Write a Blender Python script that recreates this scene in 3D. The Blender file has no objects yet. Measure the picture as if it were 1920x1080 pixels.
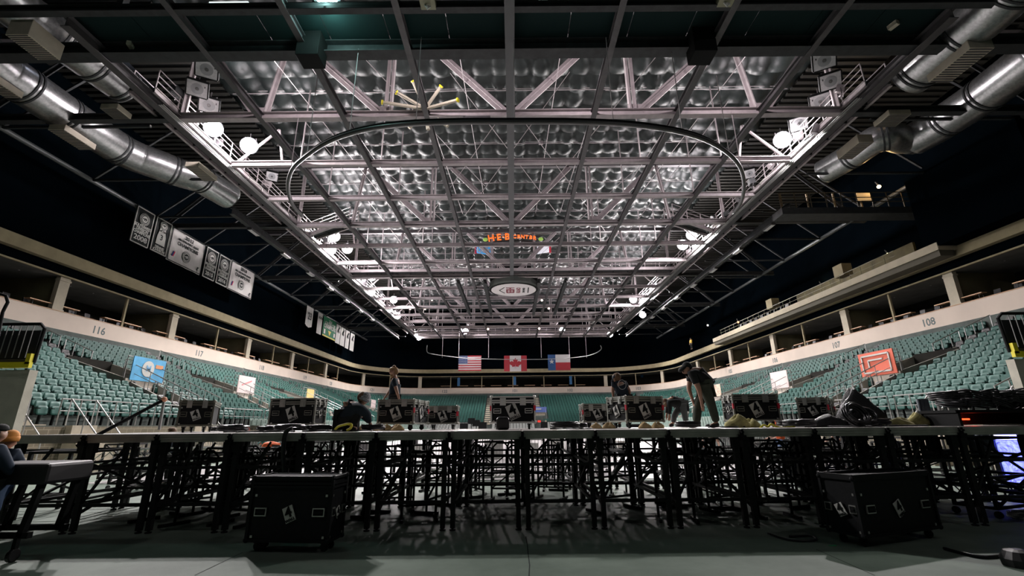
import bpy, math, random
from mathutils import Vector, Matrix, Euler
random.seed(7)
C = bpy.context.scene.collection
scn = bpy.context.scene
PI = math.pi
# ------------------------------------------------------------------ camera, world, exposure
EYE = 1.61
FOC = 853.0
PITCH = math.atan(257.0 / FOC)
ROLL = 0.0093
fwd = Vector((0, math.cos(PITCH), math.sin(PITCH)))
up0 = Vector((0, -math.sin(PITCH), math.cos(PITCH)))
rt0 = Vector((1, 0, 0))
rt = rt0 * math.cos(ROLL) - up0 * math.sin(ROLL)
up = up0 * math.cos(ROLL) + rt0 * math.sin(ROLL)
cam_data = bpy.data.cameras.new('camera')
cam = bpy.data.objects.new('camera', cam_data)
C.objects.link(cam)
cam_data.sensor_width = 36
cam_data.lens = 36 * FOC / 1920
cam_data.clip_end = 400
cam_data.clip_start = 0.05
M4 = Matrix(((rt.x, up.x, -fwd.x, 0), (rt.y, up.y, -fwd.y, 0), (rt.z, up.z, -fwd.z, EYE), (0, 0, 0, 1)))
cam.matrix_world = M4
scn.camera = cam
w = bpy.data.worlds.new('world')
scn.world = w
w.use_nodes = True
w.node_tree.nodes['Background'].inputs[0].default_value = (0.30, 0.62, 0.55, 1)
w.node_tree.nodes['Background'].inputs[1].default_value = 0.004
scn.view_settings.view_transform = 'Standard'
scn.view_settings.look = 'None'
scn.view_settings.gamma = 1
scn.view_settings.use_curve_mapping = False
scn.view_settings.exposure = 0.3
TRUSSW = 430.0
NEARW = 140.0
LAMP = 8500.0        # watts of one arena floodlight
SPILL = 0.16         # share of a floodlight that leaks sideways and up
scn.cycles.max_bounces = 4
scn.cycles.diffuse_bounces = 1
scn.cycles.volume_bounces = 0
scn.cycles.glossy_bounces = 2
scn.cycles.transmission_bounces = 2
scn.cycles.sample_clamp_indirect = 4
scn.cycles.caustics_reflective = False
scn.cycles.caustics_refractive = False

def ray(u, v):
    d = fwd * FOC + rt * (u - 960) - up * (v - 540)
    return d.normalized()
def atY(u, v, Y):
    d = ray(u, v); return Vector((0, 0, EYE)) + d * (Y / d.y)
def atX(u, v, X):
    d = ray(u, v); return Vector((0, 0, EYE)) + d * (X / d.x)
def atZ(u, v, z):
    d = ray(u, v); return Vector((0, 0, EYE)) + d * ((z - EYE) / d.z)
def proj(p):
    q = Vector(p) - Vector((0, 0, EYE))
    z = q.dot(fwd)
    return 960 + FOC * q.dot(rt) / z, 540 - FOC * q.dot(up) / z, z
ORD = ['zeroth', 'first', 'second', 'third', 'fourth', 'fifth', 'sixth', 'seventh', 'eighth', 'ninth', 'tenth', 'eleventh', 'twelfth',
       'thirteenth', 'fourteenth', 'fifteenth', 'sixteenth', 'seventeenth', 'eighteenth', 'nineteenth', 'twentieth']
def ordn(i):
    if i <= 20: return ORD[i]
    return '%d%s' % (i, {1: 'st', 2: 'nd', 3: 'rd'}.get(i % 10, 'th'))

# ------------------------------------------------------------------ materials
MATS = {}
def mat(name, col, rough=0.6, metal=0.0, var=0.0, scale=4.0, bump=0.0, bscale=40.0, emit=None, estr=0.0, spec=0.5, col2=None, stretch=None):
    if name in MATS: return MATS[name]
    m = bpy.data.materials.new(name)
    m.use_nodes = True
    nt = m.node_tree
    b = nt.nodes['Principled BSDF']
    b.inputs['Base Color'].default_value = (*col, 1)
    b.inputs['Roughness'].default_value = rough
    b.inputs['Metallic'].default_value = metal
    b.inputs['Specular IOR Level'].default_value = spec
    if var > 0 or bump > 0:
        tc = nt.nodes.new('ShaderNodeTexCoord')
        mp = nt.nodes.new('ShaderNodeMapping')
        nt.links.new(tc.outputs['Object'], mp.inputs[0])
        if stretch: mp.inputs['Scale'].default_value = stretch
    if var > 0:
        n = nt.nodes.new('ShaderNodeTexNoise')
        n.inputs['Scale'].default_value = scale
        n.inputs['Detail'].default_value = 6
        nt.links.new(mp.outputs[0], n.inputs['Vector'])
        r = nt.nodes.new('ShaderNodeValToRGB')
        c2 = col2 or tuple(min(1, c * (1 + var)) for c in col)
        c1 = tuple(c * (1 - var) for c in col)
        r.color_ramp.elements[0].position = 0.32; r.color_ramp.elements[0].color = (*c1, 1)
        r.color_ramp.elements[1].position = 0.68; r.color_ramp.elements[1].color = (*c2, 1)
        nt.links.new(n.outputs[0], r.inputs[0])
        nt.links.new(r.outputs[0], b.inputs['Base Color'])
    if bump > 0:
        n2 = nt.nodes.new('ShaderNodeTexNoise')
        n2.inputs['Scale'].default_value = bscale
        nt.links.new(mp.outputs[0], n2.inputs['Vector'])
        bp = nt.nodes.new('ShaderNodeBump')
        bp.inputs['Strength'].default_value = bump
        bp.inputs['Distance'].default_value = 0.02
        nt.links.new(n2.outputs[0], bp.inputs['Height'])
        nt.links.new(bp.outputs[0], b.inputs['Normal'])
    if emit:
        b.inputs['Emission Color'].default_value = (*emit, 1)
        b.inputs['Emission Strength'].default_value = estr
    MATS[name] = m
    return m
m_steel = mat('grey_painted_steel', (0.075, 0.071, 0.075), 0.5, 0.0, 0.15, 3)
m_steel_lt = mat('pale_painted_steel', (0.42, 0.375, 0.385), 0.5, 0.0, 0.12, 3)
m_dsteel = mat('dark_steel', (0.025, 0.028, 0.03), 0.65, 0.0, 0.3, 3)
m_black = mat('matte_black', (0.008, 0.009, 0.009), 0.75, spec=.15)
m_legs = mat('black_scaffold_steel', (0.008, 0.009, 0.009), 0.6, spec=.3)
m_alu = mat('aluminium', (0.55, 0.55, 0.52), 0.38, 0.8, 0.15, 6)
m_galv = mat('galvanised', (0.40, 0.41, 0.41), 0.32, 0.9, 0.2, 8)
m_rail = mat('rail_pipe', (0.34, 0.34, 0.33), 0.4, 0.4)
m_beige = mat('beige_wall_paint', (0.70, 0.60, 0.51), 0.85, 0, 0.05, 0.6, 0.1, 30)
m_tan = mat('tan_wall_paint', (0.36, 0.31, 0.19), 0.9, 0, 0.1, 1.5)
m_tandark = mat('tan_soffit', (0.16, 0.14, 0.08), 0.9, 0, 0.1, 1.5)
m_conc = mat('concrete', (0.30, 0.29, 0.25), 0.9, 0, 0.2, 1.2, 0.3, 20)
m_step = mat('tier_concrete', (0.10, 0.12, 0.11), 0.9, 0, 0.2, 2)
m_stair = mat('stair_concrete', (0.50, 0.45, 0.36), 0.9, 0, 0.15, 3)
m_seat = mat('green_seat_plastic', (0.024, 0.098, 0.080), 0.55, 0, 0.12, 2, spec=.3)
m_wood = mat('wood_counter', (0.45, 0.26, 0.13), 0.5, 0, 0.2, 3)
m_drape = mat('black_drape', (0.006, 0.008, 0.010), 0.9, 0, 0.4, 1.0, stretch=(1, 1, 0.1))
m_curtain = mat('dark_wall_curtain', (0.0014, 0.0028, 0.0042), 1.0, spec=0.0)
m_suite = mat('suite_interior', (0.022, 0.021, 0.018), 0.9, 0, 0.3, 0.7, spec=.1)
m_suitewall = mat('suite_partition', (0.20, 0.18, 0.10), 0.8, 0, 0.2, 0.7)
m_white = mat('white_fabric', (0.68, 0.66, 0.64), 0.8, 0, 0.05, 2)
m_blackfab = mat('black_banner', (0.008, 0.012, 0.012), 0.8)
m_skin = mat('skin', (0.45, 0.25, 0.17), 0.55)
m_hair = mat('blond_hair', (0.30, 0.17, 0.07), 0.6, 0, 0.4, 20)
m_navy = mat('navy_cloth', (0.012, 0.022, 0.034), 0.85, 0, 0.2, 8)
m_darkcloth = mat('charcoal_cloth', (0.010, 0.012, 0.012), 0.85, 0, 0.3, 8)
m_olive = mat('olive_cloth', (0.045, 0.055, 0.035), 0.85, 0, 0.3, 8)
m_denim = mat('denim', (0.10, 0.16, 0.28), 0.8, 0, 0.2, 8)
m_orange = mat('orange_cloth', (0.75, 0.13, 0.03), 0.8)
m_red = mat('red_cloth', (0.6, 0.02, 0.02), 0.8)
m_yellow = mat('yellow_paint', (0.90, 0.78, 0.02), 0.5)
m_canvas = mat('tan_canvas', (0.50, 0.36, 0.18), 0.9, 0, 0.3, 6, 0.3, 30)
m_rubber = mat('black_rubber', (0.008, 0.008, 0.009), 0.5)
m_cable = mat('black_cable', (0.014, 0.014, 0.016), 0.35)
m_case = mat('black_case_laminate', (0.010, 0.011, 0.012), 0.6, 0, 0.2, 15, spec=.2)
m_label = mat('white_label', (0.62, 0.62, 0.58), 0.6)
m_tlabel = mat('red_tape', (0.7, 0.03, 0.06), 0.6)
m_emit = mat('lit_lamp', (1, 1, 1), 0.5, emit=(1.0, 0.93, 0.97), estr=45)
m_emitw = mat('warm_lamp', (1, 0.8, 0.5), 0.5, emit=(1.0, 0.62, 0.28), estr=14)
m_lens = mat('lamp_lens_off', (0.55, 0.55, 0.56), 0.25, 0, 0.1, 10)

# ------------------------------------------------------------------ mesh builder
class MB:
    def __init__(s): s.v = []; s.f = []; s.mi = []; s.cur = 0
    def quad(s, *ps):
        i = len(s.v); s.v += [tuple(p) for p in ps]; s.f.append(tuple(range(i, i + len(ps)))); s.mi.append(s.cur)
    def box(s, c, d, rz=0, rx=0, ry=0):
        R = Euler((rx, ry, rz)).to_matrix(); c = Vector(c)
        i = len(s.v)
        for sx in (-.5, .5):
            for sy in (-.5, .5):
                for sz in (-.5, .5):
                    s.v.append(tuple(c + R @ Vector((sx * d[0], sy * d[1], sz * d[2]))))
        for q in ((0, 1, 3, 2), (4, 6, 7, 5), (0, 4, 5, 1), (2, 3, 7, 6), (0, 2, 6, 4), (1, 5, 7, 3)):
            s.f.append(tuple(i + k for k in q)); s.mi.append(s.cur)
        return s
    def frame(s, p, q):
        p = Vector(p); q = Vector(q); d = q - p; L = d.length; d = d / max(L, 1e-9)
        ref = Vector((0, 0, 1)) if abs(d.z) < 0.95 else Vector((0, 1, 0))
        a = d.cross(ref).normalized(); b = a.cross(d).normalized()
        return p, q, a, b
    def bar(s, p, q, w, h=None):
        h = h or w
        p, q, a, b = s.frame(p, q); i = len(s.v)
        for e in (p, q):
            for (x, y) in ((-1, -1), (1, -1), (1, 1), (-1, 1)):
                s.v.append(tuple(e + a * (x * w / 2) + b * (y * h / 2)))
        for fq in ((0, 3, 2, 1), (4, 5, 6, 7), (0, 1, 5, 4), (1, 2, 6, 5), (2, 3, 7, 6), (3, 0, 4, 7)):
            s.f.append(tuple(i + k for k in fq)); s.mi.append(s.cur)
        return s
    def ibeam(s, p, q, w, h, t=0.03):
        """I-section: two flanges and a web"""
        P, Q, a, b = s.frame(p, q)
        s.bar(P + b * (h / 2 - t / 2), Q + b * (h / 2 - t / 2), w, t)
        s.bar(P - b * (h / 2 - t / 2), Q - b * (h / 2 - t / 2), w, t)
        s.bar(P, Q, t, h - 2 * t)
        return s
    def tube(s, pts, r, n=8, closed=False, cap=True):
        pts = [Vector(p) for p in pts]; m = len(pts); i0 = len(s.v)
        rr = r if isinstance(r, (list, tuple)) else [r] * m
        prev = None
        for k in range(m):
            if closed: d = pts[(k + 1) % m] - pts[k - 1]
            else: d = pts[min(k + 1, m - 1)] - pts[max(k - 1, 0)]
            d.normalize()
            if prev is None:
                ref = Vector((0, 0, 1)) if abs(d.z) < 0.9 else Vector((1, 0, 0))
                a = d.cross(ref).normalized()
            else:
                a = (prev - d * prev.dot(d)).normalized()
            prev = a; b = d.cross(a)
            for j in range(n):
                t = 2 * PI * j / n
                s.v.append(tuple(pts[k] + (a * math.cos(t) + b * math.sin(t)) * rr[k]))
        for k in range(m if closed else m - 1):
            for j in range(n):
                a0 = i0 + k * n + j; a1 = i0 + k * n + (j + 1) % n
                b0 = i0 + ((k + 1) % m) * n + j; b1 = i0 + ((k + 1) % m) * n + (j + 1) % n
                s.f.append((a0, a1, b1, b0)); s.mi.append(s.cur)
        if cap and not closed:
            s.f.append(tuple(i0 + j for j in reversed(range(n)))); s.mi.append(s.cur)
            s.f.append(tuple(i0 + (m - 1) * n + j for j in range(n))); s.mi.append(s.cur)
        return s
    def lathe(s, prof, c=(0, 0, 0), n=16, M=None, flat=1.0):
        c = Vector(c); i0 = len(s.v); m = len(prof)
        for (r, z) in prof:
            for j in range(n):
                t = 2 * PI * j / n
                p = Vector((r * math.cos(t), r * flat * math.sin(t), z))
                if M is not None: p = M @ p
                s.v.append(tuple(c + p))
        for k in range(m - 1):
            for j in range(n):
                s.f.append((i0 + k * n + j, i0 + k * n + (j + 1) % n, i0 + (k + 1) * n + (j + 1) % n, i0 + (k + 1) * n + j)); s.mi.append(s.cur)
        s.f.append(tuple(i0 + j for j in reversed(range(n)))); s.mi.append(s.cur)
        s.f.append(tuple(i0 + (m - 1) * n + j for j in range(n))); s.mi.append(s.cur)
        return s
    def ball(s, c, r, n=12, m=8):
        if not isinstance(r, (list, tuple)): r = (r, r, r)
        i0 = len(s.v)
        for k in range(m + 1):
            ph = PI * k / m
            for j in range(n):
                t = 2 * PI * j / n
                s.v.append((c[0] + r[0] * math.sin(ph) * math.cos(t), c[1] + r[1] * math.sin(ph) * math.sin(t), c[2] - r[2] * math.cos(ph)))
        for k in range(m):
            for j in range(n):
                s.f.append((i0 + k * n + j, i0 + k * n + (j + 1) % n, i0 + (k + 1) * n + (j + 1) % n, i0 + (k + 1) * n + j)); s.mi.append(s.cur)
        return s
    def mesh(s, name, mats, smooth=False):
        me = bpy.data.meshes.new(name)
        me.from_pydata(s.v, [], s.f)
        if not isinstance(mats, (list, tuple)): mats = [mats]
        for m in mats: me.materials.append(m)
        if len(mats) > 1: me.polygons.foreach_set('material_index', s.mi)
        if smooth: me.polygons.foreach_set('use_smooth', [True] * len(me.polygons))
        me.update()
        return me
    def build(s, name, mats, parent=None, smooth=False, bevel=0, loc=None, rz=None):
        o = bpy.data.objects.new(name, s.mesh(name, mats, smooth)); C.objects.link(o)
        if parent is not None: o.parent = parent
        if loc is not None: o.location = loc
        if rz is not None: o.rotation_euler.z = rz
        if bevel:
            b = o.modifiers.new('bevel', 'BEVEL'); b.width = bevel; b.segments = 2
        return o
def tag(o, label, cat, group=None, kind=None):
    if label: o['label'] = label
    if cat: o['category'] = cat
    if group: o['group'] = group
    if kind: o['kind'] = kind
    return o
def struct(o, label=None, cat=None):
    o['kind'] = 'structure'
    if label: o['label'] = label
    o['category'] = cat or o.name.split('_')[0].split('.')[0]
    return o
def empty(name, loc=(0, 0, 0), rz=0):
    o = bpy.data.objects.new(name, None); C.objects.link(o); o.location = loc; o.rotation_euler.z = rz
    o.empty_display_size = 0.2
    return o
def copy_tree(o, parent=None):
    c = o.copy(); C.objects.link(c); c.parent = parent
    for ch in list(o.children): copy_tree(ch, c)
    return c
TXT = {}
def text(body, size, m, parent, loc, rot, name='lettering', ext=0.004, sx=1.0, bold=0.0, align='CENTER', shear=0):
    cu = bpy.data.curves.new(name, 'FONT')
    cu.body = body; cu.size = size; cu.extrude = ext; cu.align_x = align; cu.align_y = 'CENTER'; cu.offset = bold; cu.shear = shear
    cu.resolution_u = 3
    cu.materials.append(m)
    key = (body, size, m.name, ext, bold, align, shear)
    if key not in TXT:
        t = bpy.data.objects.new('t', cu); TXT[key] = bpy.data.meshes.new_from_object(t); bpy.data.objects.remove(t)
        TXT[key].name = name
    bpy.data.curves.remove(cu)
    o = bpy.data.objects.new(name, TXT[key]); C.objects.link(o)
    o.parent = parent; o.location = loc; o.rotation_euler = rot; o.scale = (sx, 1, 1)
    return o
# ------------------------------------------------------------------ arena plan
INX, TREAD, RISE, ROW0, NROW = 17.5, 0.88, 0.38, 1.75, 14
def arc_pts(r, y0=12.0, step=3.0):
    """inside line of the bowl pushed out by r: list of (x, y, nx, ny), left side -> far end -> right side"""
    out = []
    n = int((83 - y0) / step)
    for k in range(n + 1): out.append((-(INX + r), y0 + (83 - y0) * k / n, -1, 0))
    for k in range(1, 13):
        a = PI - (PI / 2) * k / 12
        out.append((-16.5 + (r + 1) * math.cos(a), 83 + (r + 1) * math.sin(a), math.cos(a), math.sin(a)))
    for k in range(1, 9): out.append((-16.5 + 33 * k / 8, 84 + r, 0, 1))
    for k in range(1, 13):
        a = PI / 2 - (PI / 2) * k / 12
        out.append((16.5 + (r + 1) * math.cos(a), 83 + (r + 1) * math.sin(a), math.cos(a), math.sin(a)))
    for k in range(1, n + 1): out.append((INX + r, 83 - (83 - y0) * k / n, 1, 0))
    return out
def sweep(prof, lo=0, hi=None, y0=12.0, closed=False):
    mb = MB(); rows = []
    for (r, z) in prof:
        p = arc_pts(r, y0)
        p = p[lo:hi] if hi else p[lo:]
        rows.append([(x, y, z) for (x, y, _, _) in p])
    m = len(rows[0])
    for row in rows: mb.v += row
    K = len(rows)
    for k in range(K if closed else K - 1):
        a0 = k * m; b0 = ((k + 1) % K) * m
        for j in range(m - 1):
            mb.f.append((a0 + j, a0 + j + 1, b0 + j + 1, b0 + j)); mb.mi.append(0)
    return mb
NSIDE = len([1 for p in arc_pts(0) if p[3] == 0 and p[0] < 0])

# ------------------------------------------------------------------ floor
def floor_mat():
    m = bpy.data.materials.new('polished_concrete_floor'); m.use_nodes = True
    nt = m.node_tree; b = nt.nodes['Principled BSDF']
    tc = nt.nodes.new('ShaderNodeTexCoord')
    n1 = nt.nodes.new('ShaderNodeTexNoise'); n1.inputs['Scale'].default_value = 0.9; n1.inputs['Detail'].default_value = 8; n1.inputs['Roughness'].default_value = 0.65
    nt.links.new(tc.outputs['Object'], n1.inputs['Vector'])
    r = nt.nodes.new('ShaderNodeValToRGB')
    r.color_ramp.elements[0].position = 0.3; r.color_ramp.elements[0].color = (0.11, 0.155, 0.12, 1)
    r.color_ramp.elements[1].position = 0.72; r.color_ramp.elements[1].color = (0.20, 0.26, 0.21, 1)
    nt.links.new(n1.outputs[0], r.inputs[0])
    nt.links.new(r.outputs[0], b.inputs['Base Color'])
    b.inputs['Roughness'].default_value = 0.62
    n2 = nt.nodes.new('ShaderNodeTexNoise'); n2.inputs['Scale'].default_value = 60
    nt.links.new(tc.outputs['Object'], n2.inputs['Vector'])
    bp = nt.nodes.new('ShaderNodeBump'); bp.inputs['Strength'].default_value = 0.15; bp.inputs['Distance'].default_value = 0.005
    nt.links.new(n2.outputs[0], bp.inputs['Height']); nt.links.new(bp.outputs[0], b.inputs['Normal'])
    return m
mb = MB(); mb.box((0, 48, -0.1), (70, 112, 0.2))
struct(mb.build('floor', floor_mat()), 'greenish polished concrete arena floor', 'floor')
# pale covered rink area
m_ice = mat('white_rink_floor', (0.36, 0.345, 0.345), 0.45, 0, 0.05, 0.4)
mb = MB(); mb.box((0, 47.5, 0.006), (26.4, 65, 0.012))
struct(mb.build('floor_rink', m_ice), 'pale white rink floor beyond the stage', 'floor')
# expansion joints: a crack line and two diagonals
def strip(pts, wdt, z=0.002):
    mb = MB()
    for a, b in zip(pts, pts[1:]):
        a = Vector(a); b = Vector(b); d = (b - a).normalized(); n = Vector((-d.y, d.x)) * wdt / 2
        mb.quad((a.x - n.x, a.y - n.y, z), (b.x - n.x, b.y - n.y, z), (b.x + n.x, b.y + n.y, z), (a.x + n.x, a.y + n.y, z))
    return mb
m_crack = mat('floor_joint_dark', (0.02, 0.03, 0.025), 0.9)
cp = [atZ(u, v, 0) for (u, v) in ((986, 1006), (989, 1024), (990, 1036), (993, 1060), (992, 1080), (994, 1120))]
struct(strip([(p.x, p.y) for p in cp], 0.014).build('floor_joint', m_crack), 'thin dark crack across the concrete floor', 'floor joint')
for pts in (((365, 1079), (455, 1036)), ((1530, 1030), (1640, 1079))):
    cp = [atZ(u, v, 0) for (u, v) in pts]
    struct(strip([(p.x, p.y) for p in cp], 0.012).build('floor_joint', m_crack), 'thin sawn joint line in the concrete floor', 'floor joint')

# ------------------------------------------------------------------ seating tiers
prof = [(0, 0), (0, ROW0)]
for i in range(NROW):
    prof.append(((i + 1) * TREAD, ROW0 + i * RISE))
    if i < NROW - 1: prof.append(((i + 1) * TREAD, ROW0 + (i + 1) * RISE))
prof.append((NROW * TREAD, 7.9))
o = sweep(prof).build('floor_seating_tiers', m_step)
struct(o, 'stepped concrete tiers under the green seats', 'seating tiers')
# lower retractable tiers in front at the far end
for k in range(3):
    mb = sweep([(-3 + k, 0), (-3 + k, 0.45 + 0.4 * k), (-2 + k, 0.45 + 0.4 * k), (-2 + k, 0)], lo=NSIDE, hi=-NSIDE)
    struct(mb.build('floor_lower_tier', m_step), '%s step of the low bleachers at the far end' % ordn(k + 1), 'seating tiers')
# fascia wall with a red-brown cap
FR = 12.5
o = sweep([(FR, 7.48), (FR, 9.08), (FR + .22, 9.08), (FR + .22, 7.48)], closed=True).build('wall_balcony_fascia', m_beige)
struct(o, 'long beige balcony wall carrying the section numbers', 'wall')
o = sweep([(FR - .03, 9.08), (FR - .03, 9.13), (FR + .26, 9.13), (FR + .26, 9.08)], closed=True).build('trim_balcony_cap', m_wood)
struct(o, 'thin reddish wooden cap on the beige balcony wall', 'trim')
NUMS = [('116', -1, 32.4), ('117', -1, 43.4), ('118', -1, 54.7), ('119', -1, 66.5), ('120', -1, 76.2),
        ('108', 1, 32.2), ('107', 1, 42.0), ('106', 1, 52.3), ('105', 1, 63.5), ('104', 1, 76.0)]
fas = bpy.data.objects['wall_balcony_fascia']
m_num = mat('grey_green_numbers', (0.10, 0.14, 0.14), 0.7)
for (s, sg, y) in NUMS:
    text(s, 0.74, m_num, fas, (sg * (INX + FR - 0.004), y, 8.42), (PI / 2, 0, -sg * PI / 2), 'section_number', bold=0.012)
for (s, x) in (('122', -14.2), ('101', 0.4), ('102', 11.8)):
    text(s, 0.8, m_num, fas, (x, 84 + FR - 0.004, 8.4), (PI / 2, 0, 0), 'section_number', bold=0.012)
for s, sg, a in (('121', -1, 35), ('103', 1, 50)):
    aa = math.radians(a); x = sg * (16.5 + (FR + 1) * math.cos(aa)); y = 83 + (FR + 1) * math.sin(aa)
    text(s, 0.8, m_num, fas, (x - sg * .06 * math.cos(aa), y - .06 * math.sin(aa), 8.4), (PI / 2, 0, -sg * (PI / 2 - aa)), 'section_number', bold=0.012)
# suite deck, back wall, ceiling, dark soffit, tan band
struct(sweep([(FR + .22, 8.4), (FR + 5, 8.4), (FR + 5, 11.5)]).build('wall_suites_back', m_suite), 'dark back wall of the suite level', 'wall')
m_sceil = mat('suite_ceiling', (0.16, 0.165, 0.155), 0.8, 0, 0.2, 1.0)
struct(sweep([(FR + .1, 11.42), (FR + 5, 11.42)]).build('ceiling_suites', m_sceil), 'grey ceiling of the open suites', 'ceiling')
for k, (x, y, nx, ny) in enumerate(arc_pts(FR + 1.5)[8:-8:1]):
    pass
struct(sweep([(FR - .02, 11.40), (FR - .02, 11.50), (FR + .12, 11.50), (FR + .12, 11.40)], closed=True).build('trim_suite_head', m_tan), 'thin tan edge above the suite openings', 'trim')
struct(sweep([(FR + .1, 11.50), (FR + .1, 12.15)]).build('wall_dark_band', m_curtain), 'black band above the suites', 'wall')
struct(sweep([(FR + .15, 12.12), (FR - .35, 12.12), (FR - .35, 12.88), (FR + .3, 12.88)]).build('wall_tan_band', m_tan), 'tan upper band running round the arena', 'wall')
# dark curtain walls above
m_rwall = m_curtain
half = len(arc_pts(0)) // 2
struct(sweep([(FR + .3, 12.85), (FR + .3, 26.5)], hi=half + 1).build('wall_left', m_curtain), 'black upper wall on the left and far end', 'wall')
struct(sweep([(FR + 4.5, 12.0), (FR + 4.5, 26.5)], lo=half).build('wall_right', m_curtain), 'black upper wall behind the press balcony', 'wall')
struct(sweep([(FR + .2, 12.86), (FR + 4.5, 12.86)], lo=half).build('floor_press_level', m_suite), 'dark floor of the press level', 'floor')

# suite piers and mullions
side_y = [18.2, 23.6, 29.2, 34.5, 39.7, 46.0, 51.7, 57.4, 62.5, 67.7, 74.2, 79.5]
def pier_at(x, y, rz, wide, label):
    mb = MB()
    wd = 0.72 if wide else 0.16
    mb.box((0, 0, (9.1 + 11.42) / 2), (0.3 if wide else .14, wd, 11.42 - 9.1))
    if wide: mb.box((0.02, 0, 11.2), (0.36, wd + .08, 0.12)); mb.box((0.02, 0, 9.2), (0.36, wd + .08, 0.1))
    o = mb.build('suite_pier' if wide else 'suite_mullion', m_tan if not wide else mat('pier_cream', (0.52, 0.47, 0.36), 0.8, 0, .08, 2), loc=(x, y, 0), rz=rz)
    tag(o, label, 'pier' if wide else 'post', 'suite piers' if wide else 'suite mullions')
nw = {}
for sg, nm in ((-1, 'left'), (1, 'right')):
    cw = ct = 0
    for k, y in enumerate(side_y):
        wide = (k % 2 == 0)
        if wide: cw += 1; c = cw
        else: ct += 1; c = ct
        pier_at(sg * (INX + FR + .3), y + (0 if sg < 0 else 0.8), 0, wide, ('wide cream pier, %s from the front on the %s suite level' if wide else 'thin tan post, %s from the front between %s suites') % (ordn(c), nm))
        # cross wall running back from the wide piers
        if wide:
            mb = MB(); mb.box((0, 0, 9.9), (4.3, 0.12, 3.0))
            o = mb.build('suite_partition', m_suitewall, loc=(sg * (INX + FR + 2.6), y + (0 if sg < 0 else 0.8), 0))
            tag(o, 'olive partition wall behind %s wide pier of the %s suites' % (ordn(cw), nm), 'partition')
for sg, nm in ((-1, 'left'), (1, 'right')):
    for i, a in enumerate((78, 52, 26)):
        aa = math.radians(90 - (90 - a)); r = FR + 1 + .3
        x = sg * (16.5 + r * math.cos(aa)); y = 83 + r * math.sin(aa)
        pier_at(x, y, sg * aa, i != 1, '%s post of the suite openings in the far %s corner' % (ordn(i + 1), nm))
for i in range(5):
    x = -13 + 6.5 * i
    pier_at(x, 84 + FR + .3, PI / 2, False, '%s thin post from the left along the far end suites' % ordn(i + 1))

# ------------------------------------------------------------------ drink rails in the suites: wooden counter on bent metal legs
def counter(x, y, rz, L, label):
    r = empty('suite_counter', (x, y, 9.12), rz)
    tag(r, label, 'counter', 'suite counters')
    MB().box((0, 0, 0.42), (0.38, L, 0.06)).build('counter_top', mat('pale_wood_counter', (.68, .42, .24), .5, 0, .15, 3), r)
    for s in (-1, 1):
        mb = MB(); mb.tube([(-.14, s * L * .36, 0), (-.14, s * L * .36, .40), (.14, s * L * .36, .40), (.14, s * L * .36, 0.0)], 0.022, 6)
        mb.build('leg', m_dsteel, r)
ch = MB()
for sg, nm in ((-1, 'left'), (1, 'right')):
    n = 0
    for k in range(len(side_y) - 1):
        y0, y1 = side_y[k], side_y[k + 1]
        for f in ((0.16, 0.86) if k % 2 == 0 else (0.2, 0.84)):
            n += 1
            counter(sg * (INX + FR + .45), y0 + (y1 - y0) * f + (0 if sg < 0 else 0.8), 0, 1.7, 'wooden suite counter on bent legs, %s from the front along the %s side' % (ordn(n), nm))
for i in range(9):
    counter(-14 + 3.5 * i, 84 + FR + .45, PI / 2, 2.2, 'wooden suite counter on the far end, %s from the left' % ordn(i + 1))
# dark suite chairs behind counters
def suite_chair_mesh():
    mb = MB()
    mb.box((0, 0, .46), (.46, .46, .07)); mb.box((0.22, 0, .75), (.06, .44, .5), ry=0.15)
    for a in (-1, 1):
        for b in (-1, 1): mb.bar((a * .19, b * .19, 0), (a * .17, b * .17, .45), .03)
    return mb.mesh('suite_chair', m_rubber)
scm = suite_chair_mesh()
for sg, nm in ((-1, 'left'), (1, 'right')):
    n = 0
    for k in range(7):
        for j in range(4):
            n += 1
            y = side_y[k] + .9 + j * 1.25
            o = bpy.data.objects.new('suite_chair', scm); C.objects.link(o)
            o.location = (sg * (INX + FR + 1.1), y, 8.75); o.rotation_euler.z = 0 if sg > 0 else PI
            tag(o, 'black suite chair behind the beige wall, %s from the front on the %s' % (ordn(n), nm), 'chair', 'suite chairs')
# small ceiling spots in suites
for sg, nm in ((-1, 'left'), (1, 'right')):
    n = 0
    for k in range(8):
        for f in (.35, .7):
            n += 1
            y = side_y[k] + (side_y[k + 1] - side_y[k]) * f
            o = MB().lathe([(0.05, 0), (.05, -.03), (.01, -.035)], n=10).build('ceiling_downlight', m_emitw if False else m_lens, loc=(sg * (INX + FR + 1.6), y, 11.42))
            tag(o, 'tiny round downlight in the %s suite ceiling, %s from the front' % (nm, ordn(n)), 'ceiling light')
# blue pennants on the far suite front
for i, (u, v) in enumerate(((860, 716), (965, 714), (1070, 713), (1203, 700))):
    p = atY(u, v, 84 + FR - .1)
    o = MB().box((0, 0, 0), (0.55, .04, 1.7)).build('pennant', mat('blue_pennant', (0.03, 0.13, 0.28), .7), loc=p)
    tag(o, 'narrow blue pennant on the far suite front, %s from the left' % ordn(i + 1), 'pennant', 'blue pennants')
p = atY(775, 712, 84 + FR + 1.2)
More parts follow.
